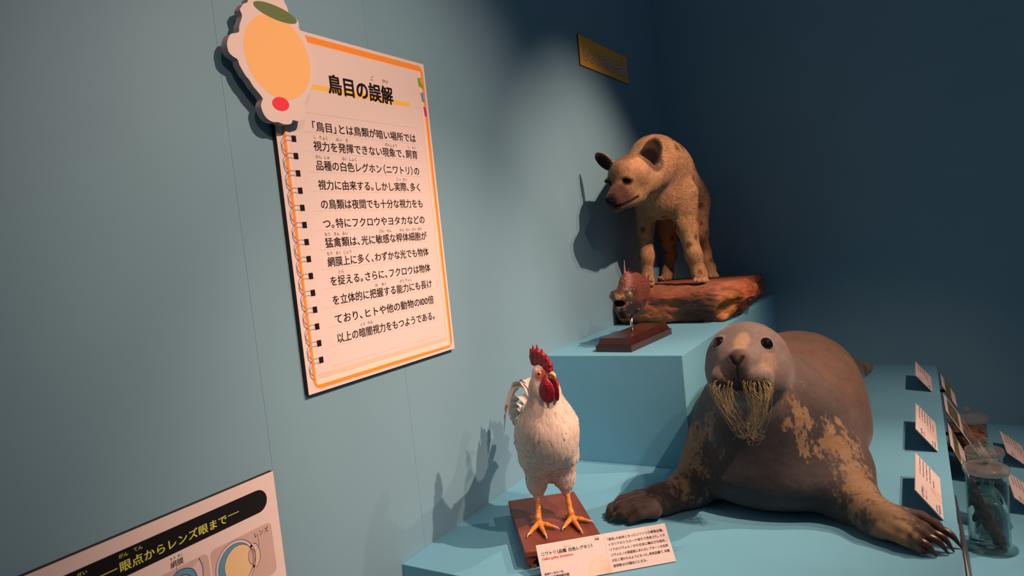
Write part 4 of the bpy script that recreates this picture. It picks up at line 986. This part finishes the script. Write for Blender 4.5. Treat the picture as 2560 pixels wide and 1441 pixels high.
# comb, wattles, beak, eyes
M_comb = mat('red_comb_skin', (0.23, 0.007, 0.022), 0.42, 0.25, 160, spec=0.4, bump=0.5, bscale=420)
B = Body((0.02, -0.06, 0.34), (0.17, 0.06, 0.545), 0.0015)
def hpt(h, s, zz): return HO + HF*h + HS*s + np.array((0, 0, zz))
base_ = [(0.036, 0.010), (0.024, 0.020), (0.008, 0.026), (-0.010, 0.028), (-0.026, 0.026)]
tips = [(0.040, 0.034, 0), (0.030, 0.052, -0.002), (0.014, 0.066, -0.004), (-0.004, 0.076, -0.006), (-0.022, 0.074, -0.006), (-0.038, 0.062, -0.005), (-0.046, 0.044, -0.003)]
for (a, b) in zip(base_[:-1], base_[1:]): B.cap(hpt(a[0], 0, a[1]), hpt(b[0], 0, b[1]), 0.0075, 0.0065, 0.006)
for k, (h, zz, s) in enumerate(tips):
    b = base_[min(k, 4)] if k < 5 else base_[4]
    B.cap(hpt(b[0]*0.75 + h*0.25 - 0.002, 0, b[1]), hpt((b[0] + h)/2, s*0.5, (b[1] + zz)/2 + 0.004), 0.0072, 0.0062, 0.008)
    B.cap(hpt((b[0] + h)/2, s*0.5, (b[1] + zz)/2 + 0.004), hpt(h, s, zz), 0.0062, 0.0014, 0.006)
for k in range(6): B.cap(hpt(0.020 - 0.009*k, -0.001, 0.034 + 0.002*k), hpt(0.016 - 0.010*k, -0.001, 0.046 + 0.002*k), 0.0058, 0.0050, 0.006)
V, F = B.mesh(1); V = V + vnormals(V, F)*((fbm(V, 260, 61, 2) - 0.5)*0.0016)[:, None]
link('comb', mesh_np('comb', toW(V), F, True), M_comb, roo)
for s_ in (-1, 1):
    B = Body((0.03, -0.08, 0.34), (0.19, 0.08, 0.47), 0.0015)
    B.ell(hpt(0.034, s_*0.0150, -0.044), (0.0235, 0.0055, 0.0310), 0.01, np.stack([HF*math.cos(s_*0.42) + HS*math.sin(-s_*0.42), HS*math.cos(0.42) + HF*math.sin(s_*0.42)*1.0, (0, 0, 1)], 1))
    B.cap(hpt(0.028, s_*0.009, -0.008), hpt(0.032, s_*0.013, -0.028), 0.0065, 0.009, 0.012)
    V, F = B.mesh(1); V = V + vnormals(V, F)*((fbm(V, 230, 62, 2) - 0.5)*0.0018)[:, None]
    link('wattle', mesh_np('wattle', toW(V), F, True), M_comb, roo)
M_beak = mat('yellow_horn_beak', (0.62, 0.42, 0.16), 0.35, 0.2, 90, spec=0.45)
tubes('beak', [(toW([hpt(0.026, 0, 0.002), hpt(0.040, 0, 0.003), hpt(0.052, 0, -0.001), hpt(0.0580, 0, -0.009)]), [0.0090, 0.0072, 0.0046, 0.0012]),
               (toW([hpt(0.026, 0, -0.007), hpt(0.040, 0, -0.007), hpt(0.052, 0, -0.008)]), [0.0075, 0.0056, 0.0014])], M_beak, roo, 14)
M_iris = mat('pale_yellow_iris', (0.55, 0.38, 0.14), 0.2, spec=0.5)
M_lobe = mat('white_ear_lobe', (0.72, 0.62, 0.52), 0.5)
for s_ in (-1, 1):
    ec = hpt(0.013, s_*0.0162, 0.003)
    e_ = ball('eye', tuple(toW(ec)), 0.0066, M_iris, roo, 20)
    pc = ec + HS*s_*0.0040 + HF*0.0012
    p_ = ball('pupil', tuple(toW(pc)), 0.0036, M_eye, e_, 16)
    ball('ear_lobe', tuple(toW(hpt(-0.004, s_*0.0175, -0.014))), 0.0075, M_lobe, roo, 16, (1, 0.5, 1.2))
# legs with toes and claws
M_leg = mat('orange_scaled_leg', (0.55, 0.225, 0.040), 0.38, 0.25, 150, spec=0.4, bump=0.6, bscale=260)
M_nail = mat('pale_claw', (0.62, 0.47, 0.34), 0.35, 0.15, 100, spec=0.4)
def foot(sx, hip, ank, toes):
    B = Body((-0.07, -0.13, -0.002), (0.16, 0.13, 0.10), 0.0018)
    B.limb([(*hip, 0.0085), ((hip[0] + ank[0])*0.5, (hip[1] + ank[1])*0.5, 0.050, 0.0066), (ank[0] - 0.002, ank[1], 0.026, 0.0082), (*ank, 0.0105)], 0.006)
    nails = []
    for t in toes:
        a = np.array(ank); tip = np.array((t[0], t[1], 0.0045)); d = tip - a; d[2] = 0; L = np.linalg.norm(d); d /= L
        k1 = a + d*L*0.42; k1[2] = 0.0105; k2 = a + d*L*0.76; k2[2] = 0.0072
        B.limb([(*a[:2], 0.010, 0.0082), (*k1, 0.0062), (*k2, 0.0046)], 0.004)
        for j in range(5):
            c = a + d*L*(0.28 + 0.11*j); B.ell((c[0], c[1], 0.0110 - 0.0009*j), (0.0034, 0.0036, 0.0052 - 0.0004*j), 0.003)
        nails.append((toW(catmull([k2 - d*0.003, k2 + d*L*0.10 + np.array((0, 0, 0.0012)), tip], 4)), np.linspace(0.0039, 0.0008, 9)))
    for j in range(8):
        zz = 0.026 + 0.0062*j; f = (zz - ank[2])/(hip[2] - ank[2]); B.ell((ank[0] + (hip[0]-ank[0])*f + 0.0045, ank[1] + (hip[1]-ank[1])*f, zz), (0.0038, 0.0056, 0.0032), 0.002)
    B.ell((ank[0] - 0.012, ank[1] - sx*0.006, 0.036), (0.006, 0.005, 0.005), 0.005)
    B.floor(0.0005, 0.002)
    V, F = B.mesh(1); lg = link('leg', mesh_np('leg', toW(V), F, True), M_leg, roo)
    for nl in nails: tubes('claw', [nl], M_nail, lg, 8)
foot(-1, (0.004, -0.041, 0.090), (0.034, -0.050, 0.014), [(0.097, -0.094), (0.124, -0.043), (0.077, -0.001), (-0.004, -0.040)])
foot(1, (0.004, 0.041, 0.088), (0.034, 0.043, 0.014), [(0.088, 0.004), (0.128, 0.053), (0.068, 0.097), (-0.004, 0.030)])

# ================================================================= specimen cards
def cardM(p0, p1, tilt, yaw_sign=1):
    """local x along the bottom edge p0->p1, y up the slope, z out of the face"""
    p0 = Vector(p0); X = (Vector(p1) - p0).normalized(); back = Vector((0, 0, 1)).cross(X).normalized()   # horizontal, away from viewer
    Y = (back*math.cos(tilt) + Vector((0, 0, 1))*math.sin(tilt)).normalized(); Zn = X.cross(Y)
    M = Matrix.Identity(4)
    for i in range(3): M[i][0] = X[i]; M[i][1] = Y[i]; M[i][2] = Zn[i]; M[i][3] = p0[i]
    return M
def dashes(x0, x1, y, h, seed, step=0.0055):
    """lines of print too small to read: a few fine strokes in each character cell"""
    r = random.Random(seed); out = []; x = x0; c = h*1.25; t = h*0.17
    while x < x1 - c*0.3:
        if r.random() > 0.06:
            w = c*0.82
            for k in range(r.choice((2, 3, 3))):
                yy = y + h*(0.05 + 0.85*r.random()*0.95); a = x + w*0.25*r.random(); out.append([(a, yy), (x + w*(0.75 + 0.25*r.random()), yy), (x + w, yy + t), (a, yy + t)])
            for k in range(r.choice((1, 1, 2))):
                xx = x + w*(0.1 + 0.75*r.random()); out.append([(xx, y), (xx + t, y), (xx + t, y + h), (xx, y + h)])
        x += c
    return out
M_clear = glass_mat('clear_acrylic_prop', (0.92, 0.94, 0.94))
M_sta = mat('clear_grey_card_rest', (0.05, 0.055, 0.06), 0.4)
def card(p0, p1, H, tilt, label, seed, lines, text=None, lift=0.0008):
    W = (Vector(p1) - Vector(p0)).length; M = cardM(p0, p1, tilt)
    t = thing('specimen_card', tuple((Vector(p0) + Vector(p1))/2), label, 'card', 'specimen caption cards')
    Mt = Matrix.Translation((0, 0, lift + 0.003*math.cos(tilt))) @ M
    box('panel', (0, 0, -0.003), (W, H, 0), M_card, t, 0, Mt)
    # small prop behind
    a = Mt @ Vector((W*0.5, H*0.80, -0.0032)); b = Mt @ Vector((W*0.5, H*0.30, -0.0032)); g = Vector((a.x, a.y, p0[2] + 0.0008)); g2 = Vector((b.x, b.y, p0[2] + 0.0008))
    sx = (Mt.to_3x3() @ Vector((1, 0, 0))) * 0.006
    vv = [a - sx, b - sx, g2 - sx, g - sx, a + sx, b + sx, g2 + sx, g + sx]
    link('prop', mesh_np('prop', [tuple(q) for q in vv], [(0, 1, 2, 3), (7, 6, 5, 4), (0, 4, 5, 1), (1, 5, 6, 2), (2, 6, 7, 3), (3, 7, 4, 0)]), M_clear, t)
    U = lambda u, v: (u*W, (1 - v)*H)
    disc = [p for p in (np.array(ellipse(W*0.447, H*0.13, W*0.090, W*0.090, 0, 48)))]
    disc = [(min(p[0], W*0.510), max(p[1], 0.0005)) for p in disc]
    ring = [(min(p[0], W*0.512), max(p[1], 0.0004)) for p in ellipse(W*0.447, H*0.13, W*0.100, W*0.100, 0, 48)]
    flat('globe_ring', [ring], Mt, M_pagesh, t, 0.0003); flat('globe_photo', [disc], Mt, M_photo, t, 0.0005)
    if text: text(t, Mt, U, W, H)
    else:
        flat('title_text', dashes(W*0.03, W*0.03 + lines[0]*W, H*0.70, H*0.085, seed, 0.0085), Mt, M_ink, t, 0.0004)
        flat('latin_name', dashes(W*0.03, W*0.03 + lines[1]*W, H*0.595, H*0.055, seed+1, 0.005), Mt, M_red, t, 0.0004)
        flat('lower_text', dashes(W*0.03, W*0.17, H*0.20, H*0.055, seed+2, 0.0045) + dashes(W*0.03, W*0.23, H*0.09, H*0.065, seed+3, 0.005), Mt, M_ink, t, 0.0004)
        bt = []
        for i in range(lines[2]): bt += dashes(W*0.53, W*(0.975 if i < lines[2]-1 else 0.80), H*(0.80 - 0.132*i), H*0.045, seed+5+i, 0.0058)
        flat('body_text', bt, Mt, M_ink, t, 0.0004)
    return t
def roo_text(t, M, U, W, H):
    s = H*0.105
    it = [('ニワトリ（品種：白色レグホン）', *U(0.025, 0.285), s, W*0.395, 0.022), ('剥製', *U(0.443, 0.130), H*0.060, W*0.034, 0.01),
          ('はくせい', *U(0.443, 0.060), H*0.028, W*0.034, 0.004), ('はくしょく', *U(0.203, 0.165), H*0.030, W*0.055, 0.004),
          ('鳥綱キジ目キジ科', *U(0.021, 0.775), H*0.068, W*0.142, 0.008), ('国立科学博物館所蔵', *U(0.021, 0.870), H*0.078, W*0.180, 0.018)]
    lines = ['「鳥目」の由来となったニワトリの飼育品種。', 'イタリアのトスカーナ地方で改良され、イタ', 'リアのリヴォルノから北米に輸出され始め、', 'リヴォルノの英語型にあたるレグホーンの名称', 'が広く使われるようになった。卵用品種で、年間', '産卵数は270個ほどになる。']
    for i, l in enumerate(lines): it.append((l, *U(0.531, 0.195 + 0.1355*i), H*0.080, W*(0.445 if i < 5 else 0.262), 0.012))
    lettering('caption_text', it, M, M_ink, t, 0.0006)
    lettering('latin_name', [('Gallus', *U(0.026, 0.400), H*0.085, W*0.062, 0.02), ('gallus', *U(0.094, 0.400), H*0.085, W*0.058, 0.02), ('domesticus', *U(0.158, 0.400), H*0.085, W*0.100, 0.02)], M, M_red, t, 0.0006)
    flat('fold_line', [[(W*0.5125, 0), (W*0.5135, 0), (W*0.5135, H), (W*0.5125, H)]], M, M_pagesh, t, 0.0007)
TILT = math.radians(51.5)
card((0.426, 1.364, 0.6), (0.689, 1.584, 0.6), 0.0955, TILT, 'white caption card naming the rooster, leaning in front of its wooden mount', 1, None, roo_text)
def seal_text(t, M, U, W, H):
    lettering('title_text', [('ヒゲアザラシ', *U(0.030, 0.305), H*0.115, W*0.245, 0.022)], M, M_ink, t, 0.0006)
    flat('latin_name', dashes(W*0.03, W*0.25, H*0.575, H*0.055, 31, 0.005), M, M_red, t, 0.0004)
    flat('lower_text', dashes(W*0.03, W*0.17, H*0.20, H*0.055, 32, 0.0045) + dashes(W*0.03, W*0.23, H*0.09, H*0.065, 33, 0.005), M, M_ink, t, 0.0004)
    bt = []
    for i in range(5): bt += dashes(W*0.53, W*(0.975 if i < 4 else 0.72), H*(0.80 - 0.132*i), H*0.045, 40+i, 0.0058)
    flat('body_text', bt, M, M_ink, t, 0.0004)
card((1.2715, 2.020, PZ), (1.2715, 2.331, PZ), 0.0955, TILT, 'white caption card nearest the seal flipper, front of the row along platform edge', 30, None, seal_text)
card((1.2735, 2.583, PZ), (1.2735, 2.922, PZ), 0.0955, TILT, 'white caption card in the middle of the row along right platform edge', 50, (0.17, 0.17, 6))
card((1.2735, 3.411, PZ), (1.2735, 3.695, PZ), 0.0955, TILT, 'white caption card farthest back in the row along right platform edge', 70, (0.10, 0.12, 5))
ZL = 0.303
card((1.570, 2.850, ZL), (1.570, 3.130, ZL), 0.0955, math.radians(40), 'white caption card on low ledge right of the front jar, cut by the frame', 90, (0.15, 0.15, 5))
card((1.600, 3.345, ZL), (1.600, 3.650, ZL), 0.1000, math.radians(40), 'shaded caption card on low ledge behind the lidded jars', 110, (0.15, 0.15, 6))

# ================================================================= photo boards leaning on the platform's side
M_dphoto = mat('dark_photo_print', (0.035, 0.028, 0.020), 0.35, scale=45, color2=(0.075, 0.055, 0.040))
M_gphoto = mat('olive_plant_photo_print', (0.028, 0.026, 0.012), 0.35, scale=55, color2=(0.22, 0.21, 0.04))
M_bphoto = mat('brown_photo_print', (0.10, 0.055, 0.050), 0.35, scale=30, color2=(0.06, 0.034, 0.032))
M_wphoto = mat('grey_brown_photo_print', (0.05, 0.034, 0.026), 0.35, scale=26, color2=(0.30, 0.24, 0.18))
def board(y0, y1, xt, zt, xb, zb, label, pics):
    """leans outward from the platform edge; local x runs along +y, local y up the slope"""
    X = Vector((0, 1, 0)); Y = Vector((xt - xb, 0, zt - zb)); H = Y.length; Y.normalize(); Zn = X.cross(Y); W = y1 - y0
    M = Matrix.Identity(4)
    for i in range(3): M[i][0] = X[i]; M[i][1] = Y[i]; M[i][2] = Zn[i]; M[i][3] = (xb, y0, zb)[i]
    t = thing('photo_board', (xb, (y0+y1)/2, zb), label, 'photo board', 'photo boards leaning along the platform side')
    box('panel', (0, 0, -0.003), (W, H, 0), M_edge, t, 0, M)
    flat('print', [[(0.0008, 0.0008), (W-0.0008, 0.0008), (W-0.0008, H-0.0008), (0.0008, H-0.0008)]], M, M_card, t, 0.0003)
    for nm, u0, u1, v0, v1, m in pics:
        flat(nm, [[(W*u0, H*v0), (W*u1, H*v0), (W*u1, H*v1), (W*u0, H*v1)]], M, m, t, 0.0006)
    # bracket to the platform side
    yb = (y0 + y1)/2; c = M @ Vector((W*0.5, H*0.55, -0.0035))
    if c.x > 1.309: box('bracket', (1.3021, yb - 0.01, c.z - 0.012), (c.x - 0.001, yb + 0.01, c.z - 0.002), M_sta, t)
    return t
board(3.525, 3.785, 1.3110, 0.603, 1.366, 0.500, 'photo board farthest back, with one dark picture, leaning above the wide jar', [('photo', 0.02, 0.98, 0.34, 0.74, M_gphoto)])
board(3.105, 3.400, 1.3110, 0.603, 1.478, 0.313, 'largest leaning photo board with an olive picture above a wide dark one', [('photo', 0.08, 0.92, 0.72, 0.93, M_gphoto), ('lower_photo', 0.10, 0.98, 0.30, 0.66, M_wphoto), ('caption_strip', 0.12, 0.45, 0.32, 0.38, M_card)])
board(2.660, 2.944, 1.3110, 0.603, 1.360, 0.490, 'leaning photo board with one olive picture, beside the two round jar lids', [('photo', 0.03, 0.97, 0.42, 0.76, M_gphoto)])
board(1.560, 2.206, 1.3065, 0.602, 1.3300, 0.420, 'nearly upright photo board pressed to platform side beside the front jar', [('photo', 0.60, 0.995, 0.02, 0.985, M_bphoto), ('dark_picture', 0.51, 0.60, 0.02, 0.985, M_black)])

# ================================================================= specimen jars
M_glass = glass_mat('clear_jar_glass', (0.90, 0.95, 0.93))
M_lid = glass_mat('cloudy_lid_glass', (0.82, 0.85, 0.83), 0.09)
M_fluid = mat('clear_preserving_fluid', (0.95, 0.98, 0.94), 0.0); M_fluid.node_tree.nodes['Principled BSDF'].inputs['Transmission Weight'].default_value = 1.0; M_fluid.node_tree.nodes['Principled BSDF'].inputs['IOR'].default_value = 1.33
def jar(name_loc, r, h, lid_r, label, base_flare=0.018, fluid=0.86, knob=True):
    x, y, z = name_loc
    t = thing('specimen_jar', name_loc, label, 'jar', 'lidded glass specimen jars')
    w_ = 0.0035
    prof = [(0, 0.0006), (r + base_flare, 0.0006), (r + base_flare + 0.001, 0.004), (r + base_flare*0.8, 0.008), (r + 0.004, 0.012), (r, 0.020), (r, h*0.5), (r, h - 0.012), (r + 0.003, h - 0.004), (r + 0.003, h)]
    lathe('base_disc', [(0, 0.0150), (r - 0.004, 0.0150), (r - 0.003, 0.0168), (0, 0.0172)], (x, y, z), M_glass, t)
    lathe('glass_body', prof, (x, y, z), M_glass, t)
    rf = r - w_ - 0.0006
    lathe('fluid', [(0, 0.0185), (rf - 0.004, 0.0185), (rf, 0.0225), (rf, h*fluid), (0, h*fluid)], (x, y, z), M_fluid, t)
    lp = [(0, h + 0.0008), (lid_r, h + 0.0008), (lid_r + 0.002, h + 0.005), (lid_r + 0.002, h + 0.014), (lid_r, h + 0.019), (lid_r*0.72, h + 0.021), (lid_r*0.66, h + 0.023), (lid_r*0.30, h + 0.026), (0.010, h + 0.028),
          (0.0085, h + 0.033), (0.0095, h + 0.037), (0.0145, h + 0.044), (0.0150, h + 0.050), (0.0115, h + 0.058), (0.005, h + 0.0615), (0, h + 0.062)]
    lathe('lid', lp, (x, y, z), M_lid, t)
    return t
jar((1.400, 2.555, ZL), 0.0575, 0.252, 0.0625, 'tall clear glass jar nearest the front, holding a dark branch-like specimen')
jar((1.410, 2.745, ZL), 0.0500, 0.248, 0.0560, 'clear glass jar whose round lid shows just behind the front jar')
jar((1.398, 3.515, ZL), 0.0740, 0.148, 0.0800, 'wide glass jar of orange brown specimen under the farthest photo board', fluid=0.88)
# dark branching specimen in the front jar
sp = thing('preserved_specimen', (1.40, 2.555, 0.325), 'dark brown branch-like preserved specimen standing aslant inside the front jar', 'specimen')
B = Body((1.33, 2.48, 0.318), (1.47, 2.63, 0.56), 0.0022)
B.limb([(1.366, 2.540, 0.520, 0.006), (1.370, 2.540, 0.490, 0.012), (1.376, 2.545, 0.455, 0.015), (1.392, 2.550, 0.415, 0.014), (1.406, 2.555, 0.375, 0.014), (1.418, 2.560, 0.345, 0.010), (1.428, 2.560, 0.332, 0.006)], 0.008)
B.limb([(1.400, 2.552, 0.392, 0.010), (1.410, 2.545, 0.362, 0.010), (1.415, 2.540, 0.338, 0.008), (1.425, 2.535, 0.328, 0.005)], 0.008)
B.limb([(1.372, 2.545, 0.470, 0.010), (1.358, 2.550, 0.450, 0.007), (1.353, 2.552, 0.436, 0.005)], 0.006)
B.limb([(1.362, 2.535, 0.515, 0.008), (1.358, 2.530, 0.535, 0.005)], 0.006); B.limb([(1.385, 2.55, 0.43, 0.008), (1.378, 2.565, 0.40, 0.007), (1.376, 2.57, 0.385, 0.004)], 0.006)
V, F = B.mesh(1); N = vnormals(V, F); n1 = fbm(V, 120, 71, 3); V = V + N*((n1-0.5)*0.006)[:, None]
C = np.tile(np.array((0.060, 0.034, 0.020)), (len(V), 1)); C = lerp(C, (0.22, 0.10, 0.04), sstep(0.55, 0.7, n1)); C *= (0.4+0.5*fbm(V, 300, 72, 2))[:, None]
M_spec = mat_attr('wet_dark_specimen', 0.4, 0.3, 0.2, (300, 300, 300), 0.4, 400)
skinmesh('specimen', V, F, C, M_spec, sp)
# orange brown specimen in the wide jar
so = thing('preserved_specimen', (1.398, 3.515, 0.323), 'folded orange brown preserved specimen inside the wide far jar', 'specimen')
B = Body((1.32, 3.44, 0.321), (1.475, 3.592, 0.44), 0.003)
rg = np.random.default_rng(4)
B.ell((1.398, 3.515, 0.372), (0.052, 0.052, 0.046), 0.02)
for k in range(14):
    a = rg.random()*6.28; B.ell((1.398 + 0.040*math.cos(a), 3.515 + 0.040*math.sin(a), 0.345 + 0.065*rg.random()), (0.022, 0.022, 0.011 + 0.008*rg.random()), 0.008)
V, F = B.mesh(1); N = vnormals(V, F); n1 = fbm(V*np.array((1, 1, 2)), 50, 73, 3); V = V + N*((n1-0.5)*0.008)[:, None]
dr = np.linalg.norm(V[:, :2] - np.array((1.398, 3.515)), axis=1); s_ = np.minimum(1, 0.066/np.maximum(dr, 1e-6)); V[:, :2] = np.array((1.398, 3.515)) + (V[:, :2] - np.array((1.398, 3.515)))*s_[:, None]; V[:, 2] = np.clip(V[:, 2], 0.3235, 0.428)
C = np.tile(np.array((0.42, 0.145, 0.040)), (len(V), 1)); C = lerp(C, (0.62, 0.36, 0.20), sstep(0.55, 0.68, n1)); C = lerp(C, (0.10, 0.035, 0.02), sstep(0.42, 0.32, n1))
skinmesh('specimen', V, F, C, M_spec, so)
